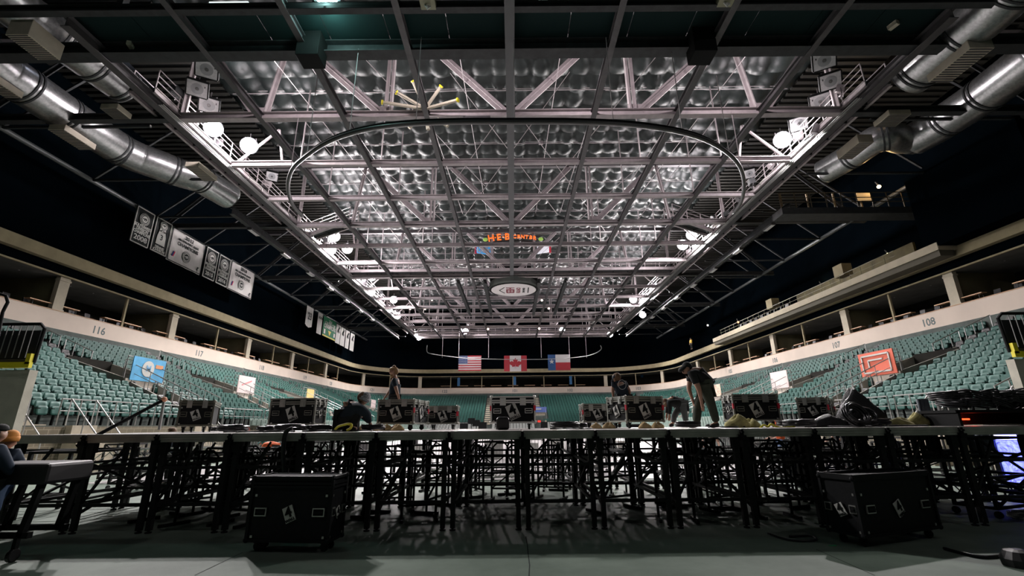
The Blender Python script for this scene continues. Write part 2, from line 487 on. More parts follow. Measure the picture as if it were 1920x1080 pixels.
# ------------------------------------------------------------------ seats
AIS = [17.2, 27.4, 37.8, 50.0, 60.5, 73.0]          # stairs along the sides (y)
FAIS = [-4.7, 4.7]                                   # stairs at the far end (x)
VOM = {27.4: (5, 8), 37.8: (5, 8), 50.0: (5, 8), 73.0: (5, 8)}
seatmb_full = []
def shell(mb, w, h, y0, z0, tilt, thick, curve, n=6, m=5, rad=.32):
    """rounded curved panel: width w, height h"""
    g = []
    for side in (0, 1):
        for j in range(m + 1):
            for i in range(n + 1):
                a = -1 + 2 * i / n; b = -1 + 2 * j / m
                # squircle
                k = max(abs(a), abs(b)); 
                if k > 0:
                    L = (abs(a) ** 5 + abs(b) ** 5) ** (1 / 5); sc = k / L
                else: sc = 1
                x = a * sc * w / 2; z = b * sc * h / 2
                y = -curve * (x / (w / 2)) ** 2 + (thick if side else 0)
                g.append((x, y0 + y * math.cos(tilt) + z * math.sin(tilt), z0 + z * math.cos(tilt)))
    b0 = len(mb.v); mb.v += g; N = (n + 1) * (m + 1)
    for j in range(m):
        for i in range(n):
            q = [j * (n + 1) + i, j * (n + 1) + i + 1, (j + 1) * (n + 1) + i + 1, (j + 1) * (n + 1) + i]
            mb.f.append(tuple(b0 + t for t in q)); mb.mi.append(mb.cur)
            mb.f.append(tuple(b0 + N + t for t in reversed(q))); mb.mi.append(mb.cur)
    rim = [i for i in range(n + 1)] + [j * (n + 1) + n for j in range(1, m + 1)] + [m * (n + 1) + i for i in range(n - 1, -1, -1)] + [j * (n + 1) for j in range(m - 1, 0, -1)]
    for a, b in zip(rim, rim[1:] + rim[:1]):
        mb.f.append((b0 + b, b0 + a, b0 + N + a, b0 + N + b)); mb.mi.append(mb.cur)
    return mb
def seat_parts(m):
    bk = shell(MB(), .49, .50, .30, .68, .14, .03, .03).mesh('backrest', m, True)
    pn = shell(MB(), .43, .34, .20, .57, .12, .05, .015).mesh('seat_pan', m, True)
    sp = MB(); sp.bar((0, .26, 0), (0, .24, .42), .05, .09); sp.bar((-.25, .24, .42), (.25, .24, .42), .05, .05)
    for s in (-1, 1):
        sp.bar((s * .255, .28, .42), (s * .255, .30, .66), .025, .05); sp.bar((s * .255, .31, .66), (s * .255, .02, .63), .03, .03)
    return bk, pn, sp.mesh('support', m_black)
sp_green = seat_parts(m_seat); sp_black = seat_parts(m_rubber)
def place_seat(x, y, z, rz, black, label, group):
    r = empty('stadium_seat', (x, y, z), rz)
    tag(r, label, 'seat', group)
    P = sp_black if black else sp_green
    for nm, me in zip(('backrest', 'seat_pan', 'support'), P):
        o = bpy.data.objects.new(nm, me); C.objects.link(o); o.parent = r
# low version for the mass
LOW = MB()
LOW.cur = 0
LOW.box((0, .30, .66), (.46, .035, .48), rx=-.16); LOW.box((0, .17, .62), (.40, .055, .38), rx=-.1)
LOW.cur = 1
LOW.bar((0, .26, 0), (0, .24, .42), .05, .09); LOW.bar((-.25, .3, .62), (.25, .3, .62), .02, .06); LOW.bar((.252, .30, .64), (.252, .04, .62), .03, .03)
cands = []
def in_vom(y, i):
    for a, (r0, r1) in VOM.items():
        if abs(y - a) < 1.75 and r0 <= i <= r1: return True
    return False
SP = 0.53
for i in range(NROW):
    r = (i + 1) * TREAD - .42; z = ROW0 + i * RISE
    for sg in (-1, 1):
        edges = [12.3] + AIS + [83.0]
        for si in range(len(edges) - 1):
            ya, yb = edges[si] + .62, edges[si + 1] - .62
            n = int((yb - ya) / SP)
            for k in range(n):
                y = ya + (k + .5) * (yb - ya) / n
                if in_vom(y, i): continue
                cands.append((sg * (INX + r), y, z, -sg * PI / 2, k == n - 1, sg, si, k, i, n))
        # corner
        R = r + 1; n = max(2, int(R * PI / 2 / SP))
        for k in range(n):
            a = (k + .5) / n * PI / 2
            if R * abs(a - PI * .27) < .65 : continue
            cands.append((sg * (16.5 + R * math.cos(a)), 83 + R * math.sin(a), z, sg * (a - PI / 2), False, sg, 90, k, i, n))
    fe = [-16.5] + FAIS + [16.5]
    for si in range(3):
        xa, xb = fe[si] + (.62 if si else 0), fe[si + 1] - (.62 if si < 2 else 0)
        n = int((xb - xa) / SP)
        for k in range(n):
            x = xa + (k + .5) * (xb - xa) / n
            if i < 6 and i >= 1 and abs(x - FAIS[1]) < 1.6: continue
            cands.append((x, 84 + r, z, 0, False, 0, si, k, i, n))
inview = []
for c in cands:
    u, v, zc = proj((c[0], c[1], c[2] + .6))
    vis = 0 < u < 1920 and zc > 0
    if vis and c[1] < 40 and v > 780: vis = False       # behind the stage and cases
    if vis and (u < 62 or u > 1880): vis = False         # behind the concrete towers
    inview.append((0 if vis else 1, zc, c))
inview.sort(key=lambda t: (t[0], t[1]))
TOP = {}
for vis, zc, c in inview[:300]:
    x, y, z, rz, blk, sg, si, k, i, n = c
    side = 'left' if sg < 0 else 'right'
    a0 = ordn(k + 1)
    row = 'top row' if i == NROW - 1 else '%s row from top' % ordn(NROW - i)
    sec = {0: 'nearest block', 1: 'second block', 2: 'third block', 3: 'fourth block'}.get(si, 'far block')
    if blk: lab = 'black folded seat ending the %s, %s, %s stand' % (row, sec, side)
    else: lab = 'green folded seat, %s in %s, %s, %s stand' % (a0, row, sec, side)
    place_seat(x, y, z, rz, blk, lab, 'stadium seats')
me_v = []; me_f = []; me_m = []
b_v = []; b_f = []; b_m = []
for vis, zc, c in inview[300:]:
    x, y, z, rz, blk = c[:5]
    ca, sa = math.cos(rz), math.sin(rz)
    V, F, MI = (b_v, b_f, b_m) if False else (me_v, me_f, me_m)
    i0 = len(V)
    for (px, py, pz) in LOW.v: V.append((x + px * ca - py * sa, y + px * sa + py * ca, z + pz))
    for f, mi in zip(LOW.f, LOW.mi): F.append(tuple(i0 + t for t in f)); MI.append(1 if (mi == 1 or blk) else 0)
mass = MB(); mass.v = me_v; mass.f = me_f; mass.mi = me_m
o = mass.build('stadium_seats', [m_seat, m_rubber])
tag(o, 'the many green seats of the farther stands', 'seats', 'stadium seats', 'stuff')
# low white-lit folding seats on the far bleachers
LOW2 = MB(); LOW2.box((0, .2, .62), (.44, .03, .4), rx=-.15); LOW2.box((0, 0, .42), (.44, .4, .04)); LOW2.bar((-.2, -.15, 0), (-.2, .15, .42), .03); LOW2.bar((.2, -.15, 0), (.2, .15, .42), .03)
mm = MB()
for k in range(3):
    for sg, side in ((-1, 0), (1, 0), (0, 1)):
        pass
    n = 62
    for j in range(n):
        x = -16.5 + 33 * (j + .5) / n
        if abs(x - 4.7) < .8 or abs(x + 4.7) < .8: continue
        i0 = len(mm.v); 
        for (px, py, pz) in LOW2.v: mm.v.append((x + px, 84 - 3 + k + .5 + py, .45 + .4 * k + pz))
        for f in LOW2.f: mm.f.append(tuple(i0 + t for t in f)); mm.mi.append(0)
o = mm.build('folding_seats', mat('pale_seat', (0.40, 0.42, 0.40), .5))
tag(o, 'pale folding seats on the low far bleachers', 'seats', kind='stuff')
# rows of low retractable seats along both sides below the first row
def low_side(sg):
    mm = MB()
    for k in range(4):
        z = .35 + .33 * k; x = sg * (INX - 3.75 + .85 * k)
        mm.cur = 1; mm.box((x + sg * .4, 56, z / 2), (.85, 52, z)); mm.cur = 0
        for j in range(94):
            y = 30.5 + j * .55
            mm.box((x + sg * .55, y, z + .62), (.03, .44, .44), ry=-sg * .15 * -1)
            mm.box((x + sg * .40, y, z + .58), (.05, .40, .36))
    return mm
for sg, nm in ((-1, 'left'), (1, 'right')):
    o = low_side(sg).build('retractable_seats', [mat('pale_green_seat', (0.25, 0.33, 0.29), .5), m_step])
    tag(o, 'low retractable bleachers of pale seats below the %s stand' % nm, 'bleachers', kind='stuff')

# ------------------------------------------------------------------ stairs, vomitories, handrails
def side_pt(sg, r, y, z): return (sg * (INX + r), y, z)
def stairs(sg, y, label):
    mb = MB()
    for i in range(NROW):
        r = i * TREAD; z = ROW0 + i * RISE
        mb.box((sg * (INX + r + TREAD * .5), y, z + .02), (TREAD, 1.1, .04))
        if i < NROW - 1: mb.box((sg * (INX + r + TREAD * .83), y, z + .1), (TREAD * .34, 1.1, .2))
    o = mb.build('aisle_stairs', m_stair); tag(o, label, 'stairs', 'aisle stairs')
def handrail(pts, label, post=.95, r=.028, nposts=2, mid=False):
    e = empty('handrail', pts[0]); tag(e, label, 'handrail', 'pipe handrails')
    o3 = Vector(pts[0])
    P = [Vector(p) - o3 for p in pts]
    top = [p + Vector((0, 0, post)) for p in P]
    mb = MB(); mb.tube([P[0]] + top + [P[-1]], r, 6)
    mb.build('rail', m_rail, e)
    if mid:
        mb = MB(); mb.tube([p + Vector((0, 0, post * .55)) for p in P], r * .7, 6); mb.build('mid_rail', m_rail, e)
    for k in range(1, nposts + 1):
        f = k / (nposts + 1); seg = f * (len(P) - 1); i = min(int(seg), len(P) - 2); t = seg - i
        q = P[i].lerp(P[i + 1], t)
        MB().tube([q, q + Vector((0, 0, post))], r * .85, 6).build('post', m_rail, e)
    return e
for sg, nm in ((-1, 'left'), (1, 'right')):
    for ai, y in enumerate(AIS):
        stairs(sg, y, 'concrete aisle stairs, %s from the front in the %s stand' % (ordn(ai + 1), nm))
        segs = [(0.3, 2.1), (2.5, 4.3)] + ([] if y in VOM else [(4.7, 7.5)]) + [(7.9, 9.7), (10.1, 11.9)]
        for hi, (ra, rb) in enumerate(segs):
            za = ROW0 + ra / TREAD * RISE; zb = ROW0 + rb / TREAD * RISE
            handrail([side_pt(sg, ra, y, za), side_pt(sg, rb, y, zb)], 'pipe handrail %s up the %s aisle stairs of the %s stand' % (ordn(hi + 1), ordn(ai + 1), nm))
    for vi, (y, (r0, r1)) in enumerate(VOM.items()):
        ra = r0 * TREAD; rb = (r1 + 1) * TREAD
        za = ROW0 + r0 * RISE; zb = ROW0 + r1 * RISE
        V = empty('vomitory', (sg * (INX + ra), y, za)); tag(V, 'concrete seating entrance %s from the front in the %s stand' % (ordn(vi + 1), nm), 'vomitory', 'vomitories')
        L = rb - ra
        fw = MB(); fw.box((0.0, 0, .15), (.16, 2.9, 1.1)); fw.build('front_wall', mat('vom_concrete', (0.55, 0.50, 0.43), .85, 0, .12, 2), V)
        for s in (-1, 1):
            q = MB(); q.quad((0, s * 1.5, -.5), (sg * L, s * 1.5, -.5), (sg * L, s * 1.5, 1.9), (0, s * 1.5, .75)); q.quad((0, s * 1.62, -.5), (sg * L, s * 1.62, -.5), (sg * L, s * 1.62, 1.9), (0, s * 1.62, .75)); q.quad((0, s * 1.5, .75), (sg * L, s * 1.5, 1.9), (sg * L, s * 1.62, 1.9), (0, s * 1.62, .75))
            q.build('side_wall', m_conc, V)
        MB().box((sg * L, 0, .7), (.1, 3.0, 2.6)).build('back_wall', m_suite, V)
        # railings: cage of bars on the far side and landing
        rr = MB()
        for k in range(4): rr.tube([(sg * .1, 1.5, .95 + .28 * k), (sg * L * .75, 1.5, 1.35 + .28 * k)], .02, 5)
        rr.tube([(sg * .1, 1.5, .4), (sg * .1, 1.5, 1.85)], .025, 5); rr.tube([(sg * L * .75, 1.5, .8), (sg * L * .75, 1.5, 2.2)], .025, 5)
        rr.build('guard_rail', m_rail, V)
        rr = MB(); rr.tube([(0, -1.5, .7), (0, -1.5, 1.95), (0, 1.5, 1.95), (0, 1.5, .7)], .028, 6); rr.build('front_rail', m_rail, V)
        # sloping parapet and rails down beside the stairs
        for s in (-1, 1):
            xa, xb = -sg * .1, -sg * (ra - .3)
            zt, zbm = .15, -(r0) * RISE + .35
            q = MB()
            for yy in (s * 1.0 - .07, s * 1.0 + .07): q.quad((xa, yy, zt - 1.2), (xb, yy, zbm - 1.0), (xb, yy, zbm + .25), (xa, yy, zt + .35))
            q.quad((xa, s * 1.0 - .07, zt + .35), (xb, s * 1.0 - .07, zbm + .25), (xb, s * 1.0 + .07, zbm + .25), (xa, s * 1.0 + .07, zt + .35))
            q.quad((xb, s * 1.0 - .07, zbm - 1), (xb, s * 1.0 + .07, zbm - 1), (xb, s * 1.0 + .07, zbm + .25), (xb, s * 1.0 - .07, zbm + .25))
            q.build('parapet', m_conc, V)
            q = MB(); q.tube([(xa, s, zt + .3), (xa, s, zt + 1.35), (xb, s, zbm + 1.25), (xb, s, zbm + .2)], .028, 6)
            for f in (.25, .5, .75):
                X = xa + (xb - xa) * f; Z = zt + (zbm - zt) * f
                q.tube([(X, s, Z + .3), (X, s, Z + 1.3)], .022, 5)
            q.tube([(xa, s, zt + .85), (xb, s, zbm + .75)], .018, 5)
            q.build('rail', m_rail, V)
# far vomitory with sign
V = empty('vomitory', (FAIS[1], 84 + 1.0, ROW0)); tag(V, 'concrete seating entrance at the far end under the small blue sign', 'vomitory', 'vomitories')
MB().box((0, 3.4, 1.3), (2.6, .2, 1.6)).build('front_wall', m_stair, V)
MB().box((0, 3.25, -.4), (1.2, .2, 1.9)).build('doorway', m_black, V)
for s in (-1, 1):
    MB().box((s * 1.1, 1.4, -.3), (.3, 4, 1.9)).build('side_wall', m_stair, V)
    q = MB(); q.tube([(s * 1.3, .2, .3), (s * 1.3, .2, 1.6), (s * 1.3, 4.2, 3.2)], .03, 5); q.build('rail', m_rail, V)
def far_stairs(x, lab, r0=0, r1=NROW):
    mb = MB()
    for i in range(r0, r1):
        mb.box((x, 84 + i * TREAD + .44, ROW0 + i * RISE + .02), (1.1, TREAD, .04))
        mb.box((x, 84 + i * TREAD + .74, ROW0 + i * RISE + .1), (1.1, TREAD * .34, .2))
    tag(mb.build('aisle_stairs', m_stair), lab, 'stairs', 'aisle stairs')
far_stairs(FAIS[0], 'concrete aisle stairs at the far end, left of the middle block')
far_stairs(FAIS[1], 'concrete aisle stairs at the far end, above the entrance with the blue sign', 5)
for sg, nm in ((-1, 'left'), (1, 'right')):
    mb = MB(); a = PI * .27
    for i in range(NROW):
        for dr, dz in ((.44, .02), (.74, .1)):
            R = i * TREAD + dr + 1
            mb.box((sg * (16.5 + R * math.cos(a)), 83 + R * math.sin(a), ROW0 + i * RISE + dz), (1.1, TREAD if dz < .05 else .3, .04 if dz < .05 else .2), rz=sg * (a - PI / 2))
    tag(mb.build('aisle_stairs', m_stair), 'concrete aisle stairs climbing the far %s corner' % nm, 'stairs', 'aisle stairs')
p = atY(1012, 768, 84 + 4.2)
o = MB().box((0, 0, 0), (2.6, .06, .95)).build('entrance_sign', mat('blue_sign', (.10, .16, .45), .6), loc=p); tag(o, 'small blue sign above the far end entrance', 'sign')
MB().box((-.3, -.04, .1), (1.2, .03, .2)).build('sign_stripe', m_label, o)
o = MB().box((0, 0, 0), (.5, .1, .25)).build('exit_light', mat('exit_red', (.8, 0, 0), .5, emit=(1, .02, .01), estr=2), loc=atY(1011, 790, 84)); tag(o, 'red exit light at the far end entrance', 'exit light')

# banners on vomitory fronts
def side_banner(sg, y, w_, h_, z, m, lab, nm='entrance_banner', r=5 * TREAD):
    e = MB().box((0, 0, 0), (.05, w_, h_)).build(nm, m, loc=(sg * (INX + r - .13), y, z)); tag(e, lab, 'banner'); return e
m_bluebn = mat('bright_blue_banner', (.10, .42, .72), .7, 0, .15, 2)
m_pinkbn = mat('coral_banner', (.80, .17, .10), .7)
zz = ROW0 + 5 * RISE + 1.3
b1 = side_banner(-1, 27.4, 2.5, 1.35, zz, m_bluebn, 'bright blue banner with a round white badge on the left stand entrance')
MB().lathe([(.46, 0), (.46, .02), (.0, .03)], n=28, M=Matrix.Rotation(PI / 2, 3, 'Y')).build('round_badge', m_label, b1, loc=(.03, -.1, .05))
MB().box((.035, .75, .25), (.02, .6, .22)).build('orange_mark', mat('orange_mark', (.8, .35, .15), .7), b1)
text('M', .5, mat('badge_blue', (.2, .45, .7), .7), b1, (.07, -.1, .05), (PI / 2, 0, PI / 2), bold=.01)
b2 = side_banner(1, 27.4, 2.7, 1.4, zz, m_pinkbn, 'coral red banner with a white rectangle outline on the right stand entrance')
q = MB()
for (a, b, c, d) in ((-1.05, .5, 1.05, .5), (-1.05, -.5, 1.05, -.5), (-1.05, -.5, -1.05, .5), (1.05, -.5, 1.05, .5), (-.55, .22, .55, .22), (.55, .22, .55, -.22)):
    q.bar((-.04, a, b), (-.04, c, d), .09, .09)
q.build('outline', m_label, b2)
b3 = side_banner(-1, 37.8, 2.4, 1.35, zz, mat('pink_white_banner', (.75, .62, .60), .7), 'pinkish white banner on the second entrance of the left stand')
MB().box((.035, 0, .15), (.02, 1.4, .1), rx=.3).build('red_script', mat('faded_red', (.7, .25, .25), .7), b3)
b4 = side_banner(1, 37.8, 2.4, 1.35, zz, mat('pink_white_banner', (.75, .62, .60), .7), 'blank white banner on the second entrance of the right stand')
b5 = side_banner(-1, 50.0, 1.7, 1.1, zz, mat('yellow_banner', (.50, .38, .14), .7), 'small yellow banner on the third entrance of the left stand')
b6 = side_banner(1, 50.0, 2.4, 1.2, zz, mat('multi_banner', (.75, .55, .42), .7, 0, .4, 3), 'small pink and white banner on the third entrance of the right stand')
b7 = side_banner(-1, 73.0, 2.4, 1.2, zz, mat('pink_white_banner', (.75, .62, .60), .7), 'tiny white banner far down the left stand')

# ------------------------------------------------------------------ concrete end towers with yellow edge and black guard railing
for sg, nm in ((-1, 'left'), (1, 'right')):
    Yt = 13.0
    if sg < 0: p = atY(60, 680, Yt)
    else: p = atY(1897, 660, Yt)
    zt = p.z; x0 = p.x
    T = empty('entrance_tower', (x0, Yt, 0)); tag(T, 'concrete tower wall with a yellow top edge and black railing at the %s edge' % nm, 'wall tower')
    MB().box((sg * 2.5, .12, zt / 2 - .1), (5.0, .24, zt - .2)).build('concrete_wall', mat('tower_concrete', (.58, .55, .46), .9, 0, .12, 2, .2, 30), T)
    y_ = MB(); y_.box((sg * 2.5, -.04, zt - .07), (5.04, .1, .16)); y_.box((sg * .06, -.04, zt + .1), (.12, .1, .3)); y_.build('yellow_edge', m_yellow, T)
    g = MB(); g.tube([(sg * .0, 0.05, zt), (-sg * .03, 0.05, zt + 1.0), (sg * .12, .05, zt + 1.14), (sg * 5, 0.05, zt + 1.14)], .045, 8)
    g.tube([(sg * .0, .05, zt + .12), (sg * 5, .05, zt + .12)], .03, 6)
    g.build('guard_frame', m_black, T)
    g = MB()
    for k in range(14): g.tube([(sg * (.3 + k * .19), .05, zt + .1), (sg * (.3 + k * .19), .05, zt + 1.12)], .013, 5)
    g.build('guard_bars', m_rail, T)
    g = MB(); g.box((sg * 2.6, .2, zt + .5), (4.8, .03, .95)); g.build('screen_panel', m_drape, T)
# black guard frame higher at the left border
p = atY(5, 585, 11); e = empty('guard_railing', p); tag(e, 'black rounded railing end above the tower at the left border', 'railing')
g = MB(); g.tube([(0, 0, 0), (.05, 0, .25), (-.05, 0, .42), (-.3, 0, .5), (-2, 0, .55)], .035, 8); g.build('rail', m_black, e)
g = MB(); g.tube([(-2, 0, -.6), (-2, 0, .55)], .035, 8); g.tube([(0, 0, 0), (0, .1, -.9)], .035, 8); g.build('post', m_black, e)

# pipe railing along the front of the near blocks
for sg, nm in ((-1, 'left'), (1, 'right')):
    for i, (ya, yb) in enumerate(((13.0, 16.4), (18.2, 21.6), (22.0, 26.2), (28.6, 33.0), (33.4, 36.9))):
        handrail([(sg * (INX + .08), ya, ROW0), (sg * (INX + .08), yb, ROW0)], 'pipe railing along the front row of the %s stand, %s from the camera' % (nm, ordn(i + 1)), 1.0, .028, 3, True)
    for i, (ya, yb) in enumerate(((15.0, 16.3), (18.3, 19.6), (25.4, 26.3))):
        e = empty('access_steps', (sg * (INX - .05), ya, 0)); tag(e, 'concrete steps with rails before the %s stand, %s from the camera' % (nm, ordn(i + 1)), 'steps')
        q = MB()
        for k in range(5): q.box((-sg * (.25 + .3 * k), .6, (ROW0 - .35 * k) / 2 - .0), (.3, 1.1, ROW0 - .35 * k))
        q.build('treads', m_stair, e)
        for s in (.05, 1.15):
            q = MB(); q.tube([(-sg * .1, s, ROW0), (-sg * .1, s, ROW0 + 1.0), (-sg * 1.5, s, .35 + .95), (-sg * 1.5, s, .3)], .028, 6); q.tube([(-sg * .8, s, ROW0 - .8), (-sg * .8, s, ROW0 + .5)], .022, 5); q.build('rail', m_rail, e)
# near left stand end: concrete steps and block wall below
m_block = mat('block_wall', (0.23, 0.20, 0.15), .9, 0, .2, 2)
def brick_mat():
    m = bpy.data.materials.new('concrete_block_wall'); m.use_nodes = True
    nt = m.node_tree; b = nt.nodes['Principled BSDF']; b.inputs['Roughness'].default_value = .9
    tc = nt.nodes.new('ShaderNodeTexCoord'); mp = nt.nodes.new('ShaderNodeMapping'); mp.inputs['Rotation'].default_value = (PI / 2, 0, 0)
    cx = nt.nodes.new('ShaderNodeSeparateXYZ'); cc = nt.nodes.new('ShaderNodeCombineXYZ'); ad = nt.nodes.new('ShaderNodeMath'); ad.operation = 'ADD'
    nt.links.new(tc.outputs['Object'], cx.inputs[0]); nt.links.new(cx.outputs[0], ad.inputs[0]); nt.links.new(cx.outputs[1], ad.inputs[1])
    nt.links.new(ad.outputs[0], cc.inputs[0]); nt.links.new(cx.outputs[2], cc.inputs[1])
    br = nt.nodes.new('ShaderNodeTexBrick'); br.inputs['Scale'].default_value = 1.0; br.inputs['Brick Width'].default_value = .4; br.inputs['Row Height'].default_value = .2; br.inputs['Mortar Size'].default_value = .012
    br.inputs['Color1'].default_value = (.20, .17, .12, 1); br.inputs['Color2'].default_value = (.25, .21, .15, 1); br.inputs['Mortar'].default_value = (.40, .35, .26, 1)
    nt.links.new(cc.outputs[0], br.inputs['Vector']); nt.links.new(br.outputs[0], b.inputs['Base Color'])
    return m
m_brick = brick_mat()
for sg, nm in ((-1, 'left'), (1, 'right')):
    mb = MB(); mb.box((sg * (INX - .1), 47, .85), (.2, 70, 1.7)); struct(mb.build('wall_%s_bowl' % nm, m_brick), 'concrete block wall under the %s stand' % nm, 'wall')
    mb = MB(); mb.box((sg * (INX + 6), 12.1, 2.2), (12.4, .3, 4.4)); struct(mb.build('wall_%s_stand_end' % nm, m_brick), 'block wall closing the near end of the %s stand' % nm, 'wall')
# ------------------------------------------------------------------ roof
S = 4.6
ZC = 16.5 + EYE          # height of the bottom chords
ZT = ZC + 5.6
Y0T, DY = 21.4, 4.74
# quilted black foil insulation hung under the deck
m_foil = mat('black_foil_quilt', (0.018, 0.025, 0.024), 0.48, 0.15, 0.5, 0.7, 0.5, 3.0)
def quilt(x0, x1, y0, y1, cx, cy, sag, z):
    mb = MB(); n = 5; nx = int(round((x1 - x0) / cx)) * n; ny = int(round((y1 - y0) / cy)) * 4
    rnd = random.Random(3)
    amp = {}
    for j in range(ny + 1):
        for i in range(nx + 1):
            x = x0 + (x1 - x0) * i / nx; y = y0 + (y1 - y0) * j / ny
            a = (i / n) % 1.0; b = (j / 4) % 1.0
            key = (i // n, j // 4)
            if key not in amp: amp[key] = rnd.uniform(.55, 1.25)
            s = (max(0, math.sin(PI * a)) ** .6) * (max(0, math.sin(PI * b)) ** .6) * amp[key]
            zz = z - sag * s - .10 * math.sin(PI * b) + .05 * math.sin(x * 1.7 + y)
            mb.v.append((x + .04 * math.sin(y * 3), y, zz))
    for j in range(ny):
        for i in range(nx):
            q = j * (nx + 1) + i
            mb.f.append((q, q + 1, q + nx + 2, q + nx + 1)); mb.mi.append(0)
    return mb
o = quilt(-20.4, 20.4, 16.6, 93.4, 1.36, 1.6, .42, ZT + 1.3).build('ceiling_quilt', m_foil, smooth=True)
struct(o, 'billowing black foil insulation quilt under the roof', 'ceiling')
mb = MB(); mb.box((0, 48, 26.6), (72, 112, .3)); struct(mb.build('ceiling_deck', m_dsteel), 'dark metal roof deck', 'ceiling')
# corrugated underside strips at the sides
m_deckside = mat('side_deck', (0.03, 0.03, 0.026), .5, .3)
for sg, nm in ((-1, 'left'), (1, 'right')):
    mb = MB()
    for k in range(150):
        y = 2 + k * .6; mb.box((sg * 26, y, 24.6), (11.6, .3, .15))
    struct(mb.build('ceiling_side_ribs', m_deckside), 'dark ribbed deck above the %s ducts' % nm, 'ceiling')
# pale purlin pipes
for k in range(46):
    y = 17.4 + k * 1.6
    if k % 2: continue
    mb = MB()
    for dz, rr in ((0, .03), (.16, .022)): 
        for (a, b) in ((-19.8, -6), (-6.2, 7), (6.8, 19.8)):
            jit = random.uniform(-.05, .05)
            mb.tube([(a, y + jit, ZT + .72 + dz), (b, y + jit, ZT + .72 + dz)], rr, 5)
    if k % 3: mb.box((random.uniform(-15, 15), y, ZT + .8), (.35, .15, .3))
    o = mb.build('roof_purlin', m_steel_lt)
    tag(o, 'pale thin roof purlin, %s from the near end of the roof' % ordn(k + 1), 'purlin', 'roof purlins')
XH = 18.4
def truss(k):
    y = Y0T + DY * k; main = (k % 3 == 0)
    e = empty('roof_truss' if main else 'roof_beam', (0, y, ZC))
    if main: tag(e, 'deep steel roof truss with V webs, %s from the camera' % ordn(k // 3 + 1), 'truss', 'cross trusses')
    else: tag(e, 'horizontal steel cross beam, %s one beyond the nearest lit truss' % ordn(k), 'beam', 'cross beams')
    mb = MB(); xh = XH + .3 if main else XH
    mb.ibeam((-xh, 0, 0), (xh, 0, 0), .38, .42, .035) if main else mb.ibeam((-xh, 0, 0), (xh, 0, 0), .30, .36, .03)
    mb.build('bottom_chord', m_steel_lt, e)
    if main:
        for s in (-1, 1): MB().ibeam((s * (XH + .3), 0, 0), (s * 30.2, 0, 0), .38, .42, .035).build('chord_extension', m_dsteel, e)  # outer chord and webs in dark steel: their shade is put into the colour
    def member(p, q, w_=.26, nm='web_member', dbl=False, m=m_steel_lt):
        mb = MB()
        if dbl:
            for s in (-1, 1): mb.bar((p[0] + s * .14, p[1], p[2]), (q[0] + s * .14, q[1], q[2]), .13, .3)
        else:
            P, Q, a, b = mb.frame(p, q)
            mb.bar(P, Q, .30, .05); mb.bar(P + b * .12, Q + b * .12, .06, .22); mb.bar(P - b * .12, Q - b * .12, .06, .22)
        mb.build(nm, m, e)
    if main:
        MB().ibeam((-30, 0, 5.6), (30, 0, 5.6), .36, .4, .035).build('top_chord', m_steel, e)
        for s in (-1, 1):
            member((s * .35, 0, .2), (s * 5.2, 0, 5.4)); member((s * 7.25, 0, .2), (s * 12.6, 0, 5.4))
            member((s * 6.8, 0, .2), (s * 6.8, 0, 5.4), dbl=True, nm='vertical_member')
            member((s * 13.6, 0, .2), (s * 12.9, 0, 5.4), nm='vertical_member'); member((s * 18.2, 0, .2), (s * 18.2, 0, 5.4), nm='vertical_member')
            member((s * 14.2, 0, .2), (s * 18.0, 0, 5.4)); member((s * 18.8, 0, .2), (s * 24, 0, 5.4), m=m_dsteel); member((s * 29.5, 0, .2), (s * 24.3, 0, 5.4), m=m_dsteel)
            # gusset plates
            for gx in (0, 7.0, 13.8):
                MB().box((s * gx, 0, .38), (.9 if gx else .9, .04, .45)).build('gusset_plate', m_steel_lt, e)
    else:
        for x in (-13.8, -8.5, 8.5, 13.8):
            MB().tube([(x, 0, .15), (x, 0, 5.8)], .045, 6).build('hanger_rod', m_steel_lt, e)
        for s in (-1, 1):
            if k % 3 == 1: MB().bar((s * 17.9, 0, .2), (s * 15.5, 0, 2.6), .12).build('knee_brace', m_steel_lt, e); MB().bar((s * 15.5, 0, 2.6), (s * 15.0, 0, .2), .12).build('knee_brace', m_steel_lt, e)
    return e
for k in range(0, 15): truss(k)
# nearest dark cross beam and the black panels in front of it
e = empty('roof_truss', (0, 16.87, ZC)); tag(e, 'dark unlit cross girder nearest the camera, overhead', 'truss', 'cross trusses')
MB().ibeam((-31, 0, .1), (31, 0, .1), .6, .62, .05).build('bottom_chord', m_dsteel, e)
for x in (-18.5, -9.2, 9.2, 18.5): MB().bar((x, 0, .3), (x, 0, 8), .3, .3).build('vertical_member', m_dsteel, e)
mb = MB(); 
for k in range(14): mb.box((-17.6 + k * 2.7, 15.7, ZC + .45), (2.66, 2.0, .05))
struct(mb.build('ceiling_black_panels', mat('black_ceiling_panel', (0.010, 0.024, 0.024), .8, spec=.1)), 'flat black panels over the stage', 'ceiling')
for k, y in enumerate((13.2, 14.55)):
    o = MB().ibeam((-22, y, ZC + .2 - .25 * k), (22, y, ZC + .2 - .25 * k), .3, .34).build('roof_beam', m_dsteel); tag(o, 'dark steel cross beam over the stage, %s from the camera' % ordn(k + 1), 'beam')
# black hoist boxes on the dark girder
for i, x in enumerate((-8.9, 8.6)):
    o = MB().box((0, 0, 0), (1.0, .9, 1.3)).build('hoist_box', m_black, loc=(x, 16.5, ZC - .25), bevel=.03); tag(o, 'black hoist box under the dark girder, %s of centre' % ('left' if i == 0 else 'right'), 'hoist box')
